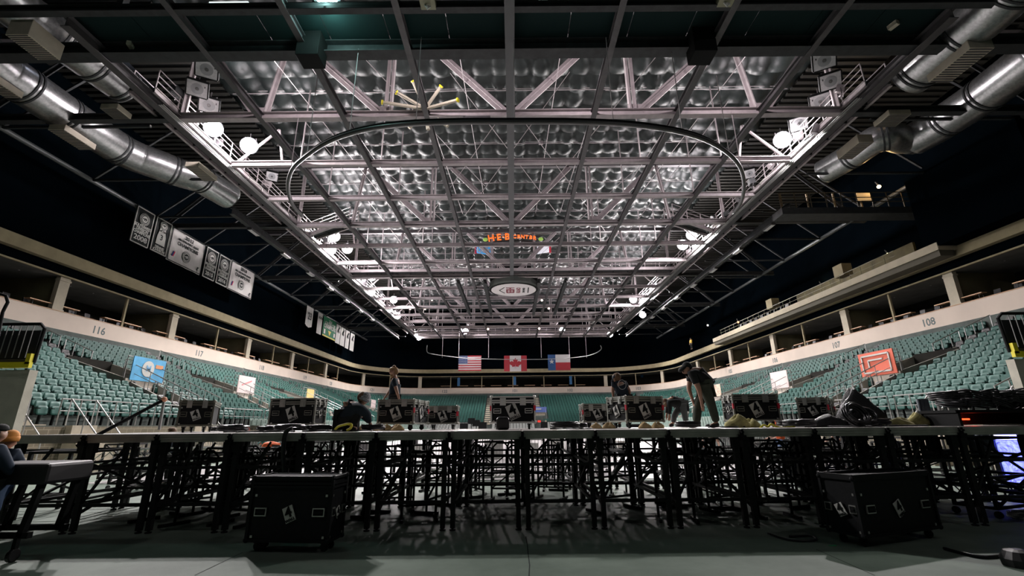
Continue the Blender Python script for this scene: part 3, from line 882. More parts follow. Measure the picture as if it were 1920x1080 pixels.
# longitudinal beams
for j in range(-3, 4):
    x = j * S
    y1 = Y0T + DY * 14 if j else Y0T + DY * 5.8
    mb = MB()
    wd = .42 if j == 0 else .28
    mb.ibeam((x, 12.0, ZC - .05), (x, y1, ZC - .05), wd, .46 if j == 0 else .38, .035)
    nm = {-3: 'leftmost', -2: 'second from the left', -1: 'just left of centre', 0: 'thick central', 1: 'just right of centre', 2: 'second from the right', 3: 'rightmost'}[j]
    o = mb.build('roof_girder', m_steel if j else mat('mid_grey_steel', (.09, .095, .10), .5)); tag(o, 'long steel girder running away under the roof, %s of the grid' % nm, 'girder', 'long girders')
for j in (-2, -1, 1, 2):      # short heavier ones beyond the middle catwalk
    x = j * S * .68
    o = MB().ibeam((x, 50, ZC - .6), (x, 66, ZC - .6), .4, .5).build('roof_girder', m_dsteel); tag(o, 'short dark girder near the hanging oval sign, %s' % {-2: 'outer left', -1: 'inner left', 1: 'inner right', 2: 'outer right'}[j], 'girder')
# sway wires crossing the grid
mw = m_steel_lt
n = 0
for (a, b) in (((-10, 22), (-2, 31)), ((10, 22), (3, 31)), ((-4, 25), (4, 36)), ((4, 25), (-4, 36)), ((-12, 36), (-3, 46)), ((12, 36), (3, 46)), ((-16, 28), (-11, 42)), ((16, 28), (11, 42)), ((0, 28), (9, 40)), ((0, 28), (-9, 40))):
    n += 1
    o = MB().tube([(a[0], a[1], ZT + .5), (b[0], b[1], ZC + 1.0)], .022, 5).build('sway_wire', mw); tag(o, 'thin sloping brace wire under the quilt, %s half, %s from the camera' % ('left' if a[0] + b[0] < 0 else 'right', ordn((n + 1) // 2)), 'wire', 'brace wires')
n = 0
for sx in (-1, 1):
    for x in (2.6, 5.2, 10.6, 12.3):
        n += 1
        o = MB().tube([(sx * x, 16.9, ZC + 1.5), (sx * x, 17.3 + 27, ZC + 5.2)], .02, 5).build('hanging_cable', mw); tag(o, 'thin pale cable slanting along the roof %s of the centre girder, %s outwards' % ('left' if sx < 0 else 'right', ordn((n - 1) % 4 + 1)), 'cable', 'roof cables')
# HVAC fan sprinkler star of pale tubes with yellow ends
c = atY(797, 207, 21.0)
e = empty('banner_tube_cluster', c); tag(e, 'fan of pale cardboard tubes with yellow ends tied to the nearest truss', 'tube cluster')
for i, (u, v) in enumerate(((775, 154), (826, 163), (857, 188), (718, 192), (745, 174))):
    q = atY(u, v, 20.2) - c
    MB().tube([(0, 0, .1), q], .09, 8).build('tube', mat('pale_tube', (.55, .5, .4), .7), e)
    d = q.normalized(); MB().tube([q, q + d * .08], .12, 8).build('yellow_cap', m_yellow, e)
for i, (u, v) in enumerate(((767, 240), (803, 243), (840, 237))):
    q = atY(u, v, 21.0) - c; MB().tube([q * .55, q], .10, 8).build('tube', mat('pale_tube', (.55, .5, .4), .7), e)
# perforated cable box on the near truss
o = MB(); o.box((0, 0, 0), (1.6, .12, .28)); 
for i in range(16):
    for j in range(3): o.box((-.7 + i * .093, -.07, -.08 + .08 * j), (.05, .02, .045))
o2 = o.build('vent_panel', m_steel, loc=atY(892, 222, 21.1)); tag(o2, 'perforated grey panel on the underside of the nearest truss', 'panel')

# ------------------------------------------------------------------ curved curtain track
m_trk = mat('dark_track', (.10, .10, .10), .4, .5)
ZK = 12.0 + EYE
pts = [atZ(u, v, ZK) for (u, v) in ((567, 405), (549, 385), (540, 352), (548, 318), (575, 292), (612, 268), (655, 251), (710, 239), (780, 232), (870, 229), (965, 229), (1060, 229), (1150, 232), (1215, 238), (1280, 249), (1330, 266), (1368, 290), (1388, 315), (1395, 345), (1390, 378), (1375, 400))]
def smooth_pts(P, n=4):
    out = []
    for i in range(len(P) - 1):
        p0 = P[max(i - 1, 0)]; p1 = P[i]; p2 = P[i + 1]; p3 = P[min(i + 2, len(P) - 1)]
        for k in range(n):
            t = k / n
            out.append(.5 * ((2 * p1) + (-p0 + p2) * t + (2 * p0 - 5 * p1 + 4 * p2 - p3) * t * t + (-p0 + 3 * p1 - 3 * p2 + p3) * t ** 3))
    out.append(P[-1]); return out
e = empty('curtain_track', (0, 18, ZK)); tag(e, 'large dark curved curtain track hanging below the near roof grid', 'track')
MB().tube([p - Vector((0, 18, ZK)) for p in smooth_pts(pts)], .10, 8).build('rail', m_trk, e, smooth=True)
MB().tube([p - Vector((0, 18, ZK - .16)) for p in smooth_pts(pts)], .045, 6).build('cable', m_black, e, smooth=True)
for i in range(2, 20, 2):
    q = pts[i] - Vector((0, 18, ZK)); MB().tube([q, (q.x, q.y, ZC - ZK)], .02, 5).build('hanger_rod', m_steel_lt, e)
pts = [atZ(u, v, ZK) for (u, v) in ((801, 648), (801, 660), (812, 664), (840, 668), (880, 672), (965, 674), (1040, 673), (1090, 669), (1115, 663), (1127, 655), (1126, 648))]
e = empty('curtain_track', (0, 80, ZK)); tag(e, 'pale curved curtain track hanging in front of the three flags', 'track')
MB().tube([p - Vector((0, 80, ZK)) for p in smooth_pts(pts)], .06, 6).build('rail', m_rail, e, smooth=True)
for u in (829, 860, 916, 1015, 1068, 1100):
    q = atZ(u, 671, ZK) - Vector((0, 80, ZK)); MB().tube([q, (q.x, q.y, 5)], .03, 5).build('hanger_rod', m_steel_lt, e)

# ------------------------------------------------------------------ catwalks
def catwalk(p, q, label, wid=1.3, side=1, lit=m_steel_lt):
    p = Vector(p); q = Vector(q); d = (q - p); L = d.length; d.normalize(); nrm = Vector((-d.y, d.x, 0))
    e = empty('catwalk', p); tag(e, label, 'catwalk', 'lighting catwalks')
    def A(t, off, z): return d * t + nrm * off + Vector((0, 0, z))
    mb = MB(); mb.bar(A(0, 0, .0), A(L, 0, .0), wid, .06); n = int(L / 1.6)
    for k in range(n + 1): mb.bar(A(L * k / n, -wid / 2, -.08), A(L * k / n, wid / 2, -.08), .08, .12)
    mb.build('walkway', m_dsteel, e)
    for s in (-1, 1):
        mb = MB(); mb.ibeam(A(0, s * wid / 2, -.12), A(L, s * wid / 2, -.12), .16, .32, .03); mb.build('side_beam', lit, e)
        mb = MB()
        for z in (.45, .8, 1.15): mb.tube([A(0, s * wid / 2, z), A(L, s * wid / 2, z)], .03, 5)
        n = int(L / 1.6)
        for k in range(n + 1): mb.bar(A(L * k / n, s * wid / 2, 0), A(L * k / n, s * wid / 2, 1.15), .05)
        mb.build('railing', lit, e)
    return e
CZ = ZC + .35
catwalk((-19.0, 19.5, CZ), (-19.0, 84, CZ), 'long catwalk along the left edge of the roof grid')
catwalk((19.0, 84, CZ), (19.0, 19.5, CZ), 'long catwalk along the right edge of the roof grid')
catwalk((-18.3, 49.0, CZ), (18.3, 49.0, CZ), 'cross catwalk with pale railings before the hanging oval sign')
catwalk((-16.5, 74.5, CZ), (16.5, 74.5, CZ), 'cross catwalk near the far flags')
catwalk((-18.3, 87.5, CZ), (18.3, 87.5, CZ), 'last cross catwalk above the flags')
for sg, nm in ((-1, 'left'), (1, 'right')):
    catwalk((sg * 18.3, 38.6, CZ), (sg * 13.5, 35.6, CZ), 'short diagonal catwalk end inside the %s lighting walk' % nm, .9)
    # outer dark ledge beam parallel to the walk, with small box lights under it
    o = MB().ibeam((sg * 20.3, 30, ZC - 1.4), (sg * 20.3, 80, ZC - 1.4), .35, .5).build('edge_beam', m_dsteel); tag(o, 'dark long beam just outside the %s catwalk' % nm, 'beam')
    o = MB().ibeam((sg * 18.6, 15, ZC - .1), (sg * 18.6, 88, ZC - .1), .4, .5).build('edge_beam', m_steel_lt if False else m_steel); tag(o, 'long steel edge beam carrying the %s catwalk' % nm, 'beam')
    for k in range(7):
        y = 33 + k * 5.2
        b = empty('service_light', (sg * 20.3, y, ZC - 1.75)); tag(b, 'flat box light under the outer %s beam, %s from the front' % (nm, ordn(k + 1)), 'light', 'box lights under the outer beams')
        MB().box((0, 0, 0), (.35, 1.3, .14)).build('housing', m_steel, b); MB().box((0, 0, -.08), (.28, 1.2, .03)).build('diffuser', m_lens, b)
    # conduits
    mb = MB()
    for k in range(3): mb.tube([(sg * (18.2 + .12 * k), 20, ZC - .25), (sg * (18.2 + .12 * k), 84, ZC - .25)], .035, 5)
    o = mb.build('conduit', m_rail); tag(o, 'bundle of pale conduits along the %s catwalk' % nm, 'conduit')

# ------------------------------------------------------------------ floodlights
def floodlight(loc, aim, label, lit=True, size=.62, power=None):
    loc = Vector(loc); d = (Vector(aim) - loc).normalized()
    e = empty('floodlight', loc); tag(e, label, 'floodlight', 'arena floodlights')
    q = d.to_track_quat('Z', 'Y').to_matrix().to_4x4()
    h = MB(); h.lathe([(.20, -.55), (.26, -.5), (.30, -.2), (size * .62, 0.0), (size * .66, .05), (size * .60, .06)], n=14)
    ho = h.build('housing', m_dsteel if lit else m_black, e); ho.matrix_basis = q
    l = MB()
    if lit: l.lathe([(.001, .07), (size * .58, .07), (size * .55, .02)], n=20)
    else: l.box((0, 0, .06), (size * 1.55, size * 1.35, .04))
    lo = l.build('lens', m_emit if lit else m_lens, e); lo.matrix_basis = q
    if not lit:
        f = MB(); s2 = size * 1.35
        for s in (-1, 1): f.box((s * s2 / 1.6, 0, -.05), (.05, s2, .3)); f.box((0, s * s2 / 1.9, -.05), (s2 * 1.2, .05, .3))
        fo = f.build('frame', m_black, e); fo.matrix_basis = q
        r_ = MB(); r_.lathe([(.20 * size, .09), (.48 * size, .085), (.5 * size, .075)], n=20); ro = r_.build('reflector', mat('reflector_grey', (.30, .31, .32), .3), e); ro.matrix_basis = q
        r_ = MB(); r_.lathe([(.001, .12), (.14 * size, .11), (.15 * size, .09)], n=14); ro = r_.build('bulb', mat('bulb_dark', (.12, .12, .12), .2), e); ro.matrix_basis = q
    b = MB(); b.tube([(-.42, 0, 0), (-.42, 0, .5), (.42, 0, .5), (.42, 0, 0)], .03, 5); b.tube([(0, 0, .5), (0, 0, .9)], .03, 5); b.build('bracket', m_steel, e)
    if lit:
        ld = bpy.data.lights.new('floodlight_lamp', 'SPOT'); ld.energy = power or LAMP; ld.color = (1.0, .94, .93); ld.shadow_soft_size = .35
        ld.spot_size = math.radians(165); ld.spot_blend = .35
        lo = bpy.data.objects.new('floodlight_lamp', ld); C.objects.link(lo); lo.parent = e; lo.location = d * .35
        lo.rotation_euler = Vector((d.x * .7, d.y * .7, d.z - .45)).to_track_quat('-Z', 'Y').to_euler()
        ld = bpy.data.lights.new('floodlight_spill', 'POINT'); ld.energy = (power or LAMP) * SPILL; ld.color = (1.0, .90, .94); ld.shadow_soft_size = .3
        lo = bpy.data.objects.new('floodlight_spill', ld); C.objects.link(lo); lo.parent = e; lo.location = d * .6
    return e
CEN = Vector((0, 12, 2))
LIT = [(400, 240, 17.9, 1.0), (467, 273, 17.9, .8), (627, 443, 17.8, 1), (620, 468, 17.2, 1), (651, 466, 17.6, .7), (697, 519, 17.3, 1), (668, 528, 17.3, 1), (696, 547, 16.9, .8), (738, 562, 17.3, 1), (729, 580, 16.9, .8), (745, 592, 16.7, .8),
       (778, 626, 17.2, .8), (785, 633, 16.6, .6), (873, 621, 17.0, 1.2), (1054, 619, 17.0, 1.2), (1144, 627, 17.0, 1.0), (1467, 262, 17.9, .8), (1297, 440, 17.8, 1), (1308, 461, 17.3, 1), (1280, 459, 17.3, .6), (1187, 561, 17.2, 1), (1231, 539, 17.4, 1), (1217, 556, 17.0, .7), (1205, 590, 16.7, .5)]
def side_of(u): return 'left' if u < 963 else 'right'
cnt = {'left': 0, 'right': 0}
for (u, v, z, pw) in LIT:
    s = side_of(u); cnt[s] += 1
    loc = atZ(u, v, z + EYE)
    floodlight(loc, CEN if loc.y > 30 else Vector((0, 8, 2)), 'glowing floodlight on the %s lighting catwalk, %s in order away from the camera' % (s, ordn(cnt[s])), True, .85, LAMP * pw)
UN = [(388, 130), (370, 166), (392, 197), (510, 330), (1545, 113), (1557, 152), (1537, 190), (1497, 232), (1405, 325)]
un = {'left': 0, 'right': 0}
for (u, v) in UN:
    s = side_of(u); un[s] += 1
    loc = atZ(u, v, 18.2 + EYE)
    floodlight(loc, loc + Vector((-loc.x * .10, -3.0, -4)), 'unlit square floodlight with pale lens, %s from the camera on the %s catwalk' % (ordn(un[s]), s), False, .62 if u not in (510, 1405) else .5)
# extra dark lighting gear and boxes clustered on the walks
rnd = random.Random(11)
for sg, nm in ((-1, 'left'), (1, 'right')):
    for k in range(26):
        y = 21 + k * 2.35 + rnd.uniform(-.5, .5)
        x = sg * (18.5 + rnd.uniform(-.9, .7)); z = ZC + rnd.uniform(.2, 1.5)
        e = empty('rigging_fixture', (x, y, z), rnd.uniform(0, PI)); tag(e, 'small grey rigging fixture on the %s catwalk, %s from the camera' % (nm, ordn(k + 1)), 'fixture', 'rigging fixtures')
        mb = MB(); 
        if k % 2: mb.lathe([(.12, -.3), (.18, -.25), (.2, .2), (.24, .25), (.22, .27)], n=10, M=Euler((rnd.uniform(1.9, 2.9), 0, rnd.uniform(0, 6))).to_matrix())
        else: mb.box((0, 0, 0), (.55, .4, .42), rx=rnd.uniform(-.4, .4))
        mb.build('body', rnd.choice([m_steel_lt, m_steel, m_dsteel]), e)
        mb = MB(); mb.tube([(-.3, 0, 0), (-.3, 0, -.35), (.3, 0, -.35), (.3, 0, 0)], .025, 5); mb.tube([(0, 0, -.35), (0, 0, -.6)], .03, 5); mb.build('bracket', m_steel, e)
    # looping cables on the walk
    for k in range(10):
        y = 22 + k * 5
        P = [Vector((sg * (18.3 + .3 * math.sin(t * 2 + k)), y + t * 1.1, ZC + .55 - .45 * math.sin(PI * t / 4))) for t in range(5)]
        o = MB().tube(smooth_pts(P), .035, 5).build('cable', m_label if k % 2 else m_cable); tag(o, 'sagging cable loop on the %s catwalk, %s from the camera' % (nm, ordn(k + 1)), 'cable', 'catwalk cables')
# small warm lamps far centre
for i, (u, v) in enumerate(((810, 562), (797, 579), (769, 579), (915, 617), (970, 619), (1011, 616), (1029, 578), (1016, 563))):
    loc = atY(u, v, 72)
    e = empty('work_lamp', loc); tag(e, 'small warm work lamp under the far catwalk, %s from the left' % ordn(i + 1), 'lamp', 'small work lamps')
    MB().ball((0, 0, 0), .16, 8, 6).build('bulb', mat('small_warm', (1, .8, .7), .5, emit=(1, .72, .6), estr=12), e); MB().bar((0, 0, .1), (0, 0, .5), .08).build('stem', m_steel, e)
# overhead lamp at the top of the frame, with its cool light
loc = atZ(612, 4, ZC + .35)
e = empty('floodlight', loc); tag(e, 'bright cool floodlight at the top edge above the black panels', 'floodlight')
MB().box((0, 0, .3), (1.1, .5, .3)).build('housing', m_steel, e); MB().box((0, 0, .13), (.8, .34, .04)).build('lens', mat('cool_lamp', (1, 1, 1), .5, emit=(.65, 1, 1), estr=40), e)
MB().bar((.1, 0, .1), (.1, 0, -.5), .08).build('stem', m_label, e)
ld = bpy.data.lights.new('cool_lamp', 'POINT'); ld.energy = 500; ld.color = (.55, 1, .92); ld.shadow_soft_size = .3
lo = bpy.data.objects.new('cool_lamp', ld); C.objects.link(lo); lo.parent = e; lo.location = (0, 0, -.35)
# the two floodlights of the near end of the hall, above and behind the camera
for s, nm in ((-1, 'left'), (1, 'right')):
    e = floodlight((s * 15, -3.5, 18.5), (0, 12, 0), 'floodlight over the near end of the hall, %s side, out of view' % nm, True, .85, 10)
    for l_ in e.children:
        if l_.type == 'LIGHT': l_.data.energy = NEARW if l_.data.type == 'SPOT' else 0.0
# hidden fill lights added behind the dark girder to brighten the near trusses
for i, x in enumerate((-11, -3.5, 4, 11.5)):
    e = empty('truss_floodlight', (x, 17.6, ZC + .55)); tag(e, 'added hidden fill light behind the dark girder, %s from the left' % ordn(i + 1), 'floodlight', 'truss fill lights')
    MB().box((0, 0, 0), (.5, .25, .35)).build('housing', m_black, e); MB().box((0, .14, 0), (.42, .03, .28)).build('lens', mat('truss_fill_lens', (1, .9, .9), .5, emit=(1, .88, .92), estr=8), e)
    ld = bpy.data.lights.new('truss_fill_lamp', 'SPOT'); ld.energy = TRUSSW; ld.color = (1, .86, .90); ld.shadow_soft_size = .15; ld.spot_size = math.radians(150); ld.spot_blend = .6
    lo = bpy.data.objects.new('truss_fill_lamp', ld); C.objects.link(lo); lo.parent = e; lo.location = (0, .3, .1); lo.rotation_euler = (math.radians(96), 0, 0)
# strip lights beside it at the very top
for i, (u, v, L) in enumerate(((430, 7, 1.6), (650, 18, 2.6), (1100, 2, 4))):
    o = MB().box((0, 0, 0), (L, .12, .1)).build('strip_light', mat('dim_strip', (.8, .9, .9), .5, emit=(.8, 1, .98), estr=1.2), loc=atZ(u, v, ZC + .2)); tag(o, 'thin glowing strip light at the top of the view, %s from the left' % ordn(i + 1), 'strip light')
# camera units hanging at the top
for i, (u, v) in enumerate(((802, 8), (1362, 3))):
    e = empty('projector_unit', atZ(u, v, ZC - .2)); tag(e, 'beige hanging box with white clamp at the top edge, %s of the centre beam' % ('left' if i == 0 else 'right'), 'box')
    MB().box((0, 0, .15), (.62, .5, .35)).build('body', mat('beige_box', (.30, .30, .20), .6), e, bevel=.02); q = MB(); q.tube([(-.1, 0, -.05), (0, 0, -.25), (.12, 0, -.12)], .04, 6); q.ball((0, 0, -.15), .08, 8, 6); q.build('clamp', m_label, e)

# ------------------------------------------------------------------ air ducts
def duct(pts, r, label, rings=(), smooth_=True, m=None):
    o3 = pts[0].copy(); e = empty('air_duct', o3); tag(e, label, 'air duct', 'round metal air ducts')
    P = [p - o3 for p in pts]
    # spiral ridges: resample along the run with tiny alternating radius
    Q = []; R = []
    for a, b in zip(P, P[1:]):
        L = (b - a).length; n = max(2, int(L / .14))
        for k in range(n):
            Q.append(a.lerp(b, k / n)); R.append(r * (1 + (.010 if k % 2 else 0)))
    Q.append(P[-1]); R.append(r)
    MB().tube(Q, R, 28).build('duct_wall', m or m_galv, e, smooth=True)
    tot = sum((b - a).length for a, b in zip(P, P[1:]))
    for f in rings:
        s = f * tot
        for a, b in zip(P, P[1:]):
            L = (b - a).length
            if s <= L:
                c = a.lerp(b, s / L); d = (b - a).normalized()
                for k in (-.12, .12): MB().tube([c + d * (k - .05), c + d * (k + .05)], r * 1.045, 28).build('seam_band', m_dsteel, e)
                break
            s -= L
    return e
ZD = 17.0 + EYE
duct([atZ(-260, -95, ZD), atZ(0, 130, ZD), atZ(130, 218, ZD), atZ(228, 282, ZD)], 1.0, 'upper left outer air duct running along the wall side', (.55, .72, .97))
duct([atZ(222, 279, ZD), atZ(262, 297, ZD), atZ(300, 310, ZD), atZ(330, 322, ZD), atZ(375, 335, ZD), atZ(430, 368, ZD)], .98, 'bent end of the outer left air duct', (.02, .42, .65))
duct([atZ(-180, -150, ZD + .9), atZ(40, 22, ZD + .9), atZ(100, 62, ZD + .9), atZ(237, 165, ZD + .9)], .95, 'upper left inner air duct stopping at the black girder', (.6, .8, .97))
duct([atZ(2010, -130, ZD), atZ(1925, -50, ZD), atZ(1850, 22, ZD), atZ(1770, 88, ZD), atZ(1705, 143, ZD)], 1.05, 'upper right inner air duct with a beige diffuser box', (.30, .62, .93))
duct([atZ(2100, -40, ZD), atZ(1960, 92, ZD), atZ(1840, 182, ZD), atZ(1755, 238, ZD), atZ(1712, 262, ZD)], 1.0, 'upper right outer air duct running along the wall side', (.30, .62, .82))
duct([atZ(1716, 262, ZD), atZ(1690, 262, ZD), atZ(1665, 255, ZD), atZ(1640, 262, ZD), atZ(1600, 290, ZD), atZ(1545, 322, ZD)], .85, 'bent end of the outer right air duct', (.03, .35, .7))
# diffuser boxes
m_diff = mat('beige_diffuser', (.55, .50, .40), .7, 0, .1, 2)
def diffuser(u, v, L, W, H, rz, label, z=None):
    p = atZ(u, v, (z or ZD) - 1.0)
    e = empty('air_diffuser', p, rz); tag(e, label, 'air diffuser', 'air diffusers')
    MB().box((0, 0, 0), (W, L, H)).build('box', m_diff, e, bevel=.02)
    q = MB()
    for k in range(14): q.box((0, -L / 2 + L * (k + .5) / 14, -H / 2 - .01), (W * .9, L * .03, .02))
    q.build('grille', m_steel, e)
    return e
diffuser(68, 76, 1.4, .95, .8, 0, 'large beige diffuser box under the inner left duct')
diffuser(137, 258, 1.9, .9, .35, 0, 'beige diffuser box below the black beam on the left', ZD - .3)
diffuser(1796, 112, 2.1, 1.1, .7, 0, 'large beige diffuser box under the inner right duct')
diffuser(1602, 276, 1.8, .9, .55, 0, 'beige diffuser box near the bend of the right duct')
diffuser(1672, 222, 1.1, 1.2, .3, 0, 'short beige grille box just under the black beam on the right')
diffuser(378, 322, 1.9, .9, .35, 0, 'long grey diffuser at the bent end of the left duct', ZD + .5)
diffuser(218, 209, .9, .9, .3, 0, 'small pale grille box just above the black beam on the left')
diffuser(-4, 158, 1.6, .8, .35, 0, 'grey diffuser box at the left border')
# loudspeakers / white clamps near the top corners
for i, (u, v) in enumerate(((247, 80), (1673, 42))):
    e = empty('wall_speaker', atZ(u, v, ZC + .5)); tag(e, 'small beige speaker box hanging near the top %s corner' % ('left' if i == 0 else 'right'), 'speaker')
    MB().box((0, 0, 0), (.22, .4, .55), rz=.3).build('cabinet', m_diff, e, bevel=.03); MB().bar((0, 0, .3), (0, .1, 1.4), .08).build('bracket', m_steel, e)
# small blue-white and warm lamps around
for i, (u, v, Y, c_, s_, lb) in enumerate(((220, 82, 21, (.75, .8, 1), 25, 'small blue-white lamp by the top of the inner left duct'), (1665, 18, 20, (1, .6, .3), 4, 'warm glow lamp near the top right corner'),
        (1648, 350, 30.8, (1, .6, .25), 18, 'warm orange lamp below the right duct'), (1850, 338, 29, (1, .85, .6), 22, 'bright warm lamp at the right edge'), (1665, 477, 38, (1, .75, .35), 14, 'warm lamp on the press balcony ledge'),
        (1540, 535, 48, (1, .8, .4), 10, 'second warm lamp along the press balcony'), (1507, 550, 52, (1, .8, .4), 8, 'third warm lamp along the press balcony'), (1327, 610, 78, (1, .8, .75), 14, 'small pinkish lamp at the far end of the press balcony'), (1384, 604, 62, (1, .3, .1), 5, 'small orange-red lamp on the press balcony'))):
    p = atY(u, v, Y); e = empty('small_lamp', p); tag(e, lb, 'lamp')
    MB().ball((0, 0, 0), .13 if i not in (1,) else .3, 10, 8).build('bulb', mat('lamp_%d' % i, (1, 1, 1), .5, emit=c_, estr=s_), e); MB().bar((0, 0, .1), (0, .2, .5), .08).build('bracket', m_dsteel, e)
    if i in (2, 3, 4, 5):
        ld = bpy.data.lights.new('small_lamp_light', 'POINT'); ld.energy = 45; ld.color = c_; ld.shadow_soft_size = .1
        lo = bpy.data.objects.new('small_lamp_light', ld); C.objects.link(lo); lo.parent = e; lo.location = (-.3, -.3, -.1)

# ------------------------------------------------------------------ long pipe on the left and right curtain walls
for sg, nm in ((-1, 'left'), (1, 'right')):
    o = MB().tube([(sg * 28.9, 14, 16.4 + EYE), (sg * 28.9, 90, 16.4 + EYE)], .16, 10).build('wall_pipe', mat('dull_pipe', (.11, .12, .12), .45, .4)); tag(o, 'long grey pipe high along the %s side wall' % nm, 'pipe')
    for k in range(12):
        y = 22 + k * 5.8
        e = MB(); e.bar((sg * 28.9, y, 16.4 + EYE), (sg * 20.4, y, 16.4 + EYE), .14); e.bar((sg * 28.9, y, 16.4 + EYE), (sg * 24, y, 22), .12)
        o = e.build('outrigger', m_dsteel); tag(o, 'dark strut between the %s catwalk and the wall pipe, %s from the camera' % (nm, ordn(k + 1)), 'strut')

# ------------------------------------------------------------------ championship banners on the left
XB = -28.6
def poly_banner(corners, m, label, border=None, point=False, plane=XB):
    """corners TL,TR,BR,BL in photo coordinates, hung in the plane along the left wall"""
    P = [atX(u, v, plane) for (u, v) in corners]
    o3 = (P[0] + P[1] + P[2] + P[3]) / 4
    y0 = (P[0].y + P[3].y) / 2 - o3.y; y1 = (P[1].y + P[2].y) / 2 - o3.y
    zt = (P[0].z + P[1].z) / 2 - o3.z; zb = (P[2].z + P[3].z) / 2 - o3.z
    e = empty('hanging_banner', o3); tag(e, label, 'banner', 'championship banners')
    def cloth(y0, y1, zb, zt, x, m, nm, wav=.035, th=.012):
        mb = MB(); n = 14; k = 8; N = (n + 1) * (k + 1)
        for side in (0, 1):
            for j in range(k + 1):
                for i in range(n + 1):
                    y = y0 + (y1 - y0) * i / n; z = zb + (zt - zb) * j / k
                    if point and j == 0: z += abs(i / n - .5) * 2 * .3 - .15
                    mb.v.append((x - th * side + wav * math.sin(i * 1.3) * (1 - .6 * j / k), y, z))
        for s_ in (0, 1):
            for j in range(k):
                for i in range(n):
                    a = s_ * N + j * (n + 1) + i; mb.f.append((a, a + 1, a + n + 2, a + n + 1) if not s_ else (a, a + n + 1, a + n + 2, a + 1)); mb.mi.append(0)
        for i in range(n):
            a = i; mb.f.append((a, a + N, a + N + 1, a + 1)); mb.mi.append(0)
            a = k * (n + 1) + i; mb.f.append((a, a + 1, a + N + 1, a + N)); mb.mi.append(0)
        return mb.build(nm, m, e, smooth=False)
    cloth(y0, y1, zb, zt, 0, m, 'cloth')
    if border is not None:
        q = MB(); t = .07; X = .055; i_ = .06
        a0, a1, b0, b1 = y0 + i_, y1 - i_, zb + i_, zt - i_
        q.bar((X, a0, b0), (X, a1, b0), t * .3, t); q.bar((X, a0, b1), (X, a1, b1), t * .3, t); q.bar((X, a0, b0), (X, a0, b1), t * .3, t); q.bar((X, a1, b0), (X, a1, b1), t * .3, t)
        q.build('border', border, e)
    MB().tube([(0, y0, zt + .03), (0, y1, zt + .03)], .04, 6).build('hanging_bar', m_dsteel, e)
    return e, y0, y1, zb, zt
def btext(e, s, y, z, size, m, sx=1, bold=.01): return text(s, size, m, e, (.07, y, z), (PI / 2, 0, PI / 2), 'lettering', .006, sx, bold)
def badge(e, y, z, r, m1, m2, letters=True):
    Mx = Matrix.Rotation(PI / 2, 3, 'Y')
    MB().lathe([(r, 0), (r, .01), (0.01, .012)], n=28, M=Mx).build('badge', m1, e, loc=(.06, y, z))
    MB().lathe([(r * .92, 0), (r * .92, .01), (0.01, .012)], n=28, M=Mx).build('badge_ring', m2, e, loc=(.072, y, z))
    q = MB(); 
    for k in range(20):
        a = 2 * PI * k / 20; q.box((.088, y + r * .76 * math.cos(a), z + r * .76 * math.sin(a)), (.01, r * .13, r * .16), rx=a)
    q.build('badge_letters', m1, e)
    MB().lathe([(r * .56, 0), (r * .56, .01), (0.01, .012)], n=24, M=Mx).build('badge_disc', m1, e, loc=(.080, y, z))
    # animal-like silhouette blob
    q = MB()
    for (a, b, w_, h_) in ((-.2, .02, .5, .16), (.12, .10, .35, .22), (.3, -.02, .22, .12), (-.1, -.14, .12, .3), (.18, -.16, .1, .28)):
        q.box((.098, y + a * r, z + b * r), (.01, w_ * r, h_ * r))
    q.build('badge_emblem', m2, e)
def cr(*p): return [(a / 3, 360 + b / 3) for (a, b) in p]
W, K = m_label, mat('banner_ink', (.015, .02, .02), .8)
e, y0, y1, zb, zt = poly_banner(cr((775, 75), (875, 130), (823, 320), (722, 270)), m_blackfab, 'black Southwest Division Champions 2008 banner, first in the left row', W)
H = zt - zb; Wd = y1 - y0; badge(e, 0, zt - H * .28, Wd * .27, W, K)
for s, f, sz in (('SOUTHWEST', .50, .34), ('DIVISION', .59, .34), ('CHAMPIONS', .68, .34), ('2008', .83, .56)): btext(e, s, 0, zt - H * f, sz, W, .82 if sz < .5 else 1.15)
e, y0, y1, zb, zt = poly_banner(cr((885, 135), (972, 188), (925, 367), (835, 320)), m_blackfab, 'black banner with a white number 3 basketball vest, second in the left row', W)
H = zt - zb; Wd = y1 - y0; badge(e, 0, zt - H * .18, Wd * .22, W, K)
q = MB(); X = .06
for sh in ([(-.5, -.5), (.5, -.5), (.45, .1), (-.45, .1)], [(-.45, .1), (.45, .1), (.30, .5), (-.30, .5)], [(-.36, .4), (-.12, .4), (-.16, .68), (-.30, .68)], [(.12, .4), (.36, .4), (.30, .68), (.16, .68)]):
    q.quad(*[(X, a * Wd * .56, b * H * .42 - H * .04) for a, b in sh])
q.build('vest', W, e); btext(e, '3', 0, -H * .04, .62, K)
for s, f in (('DENNIS', .84), ('JOHNSON', .92)): btext(e, s, 0, zt - H * f, .30, W, .9)
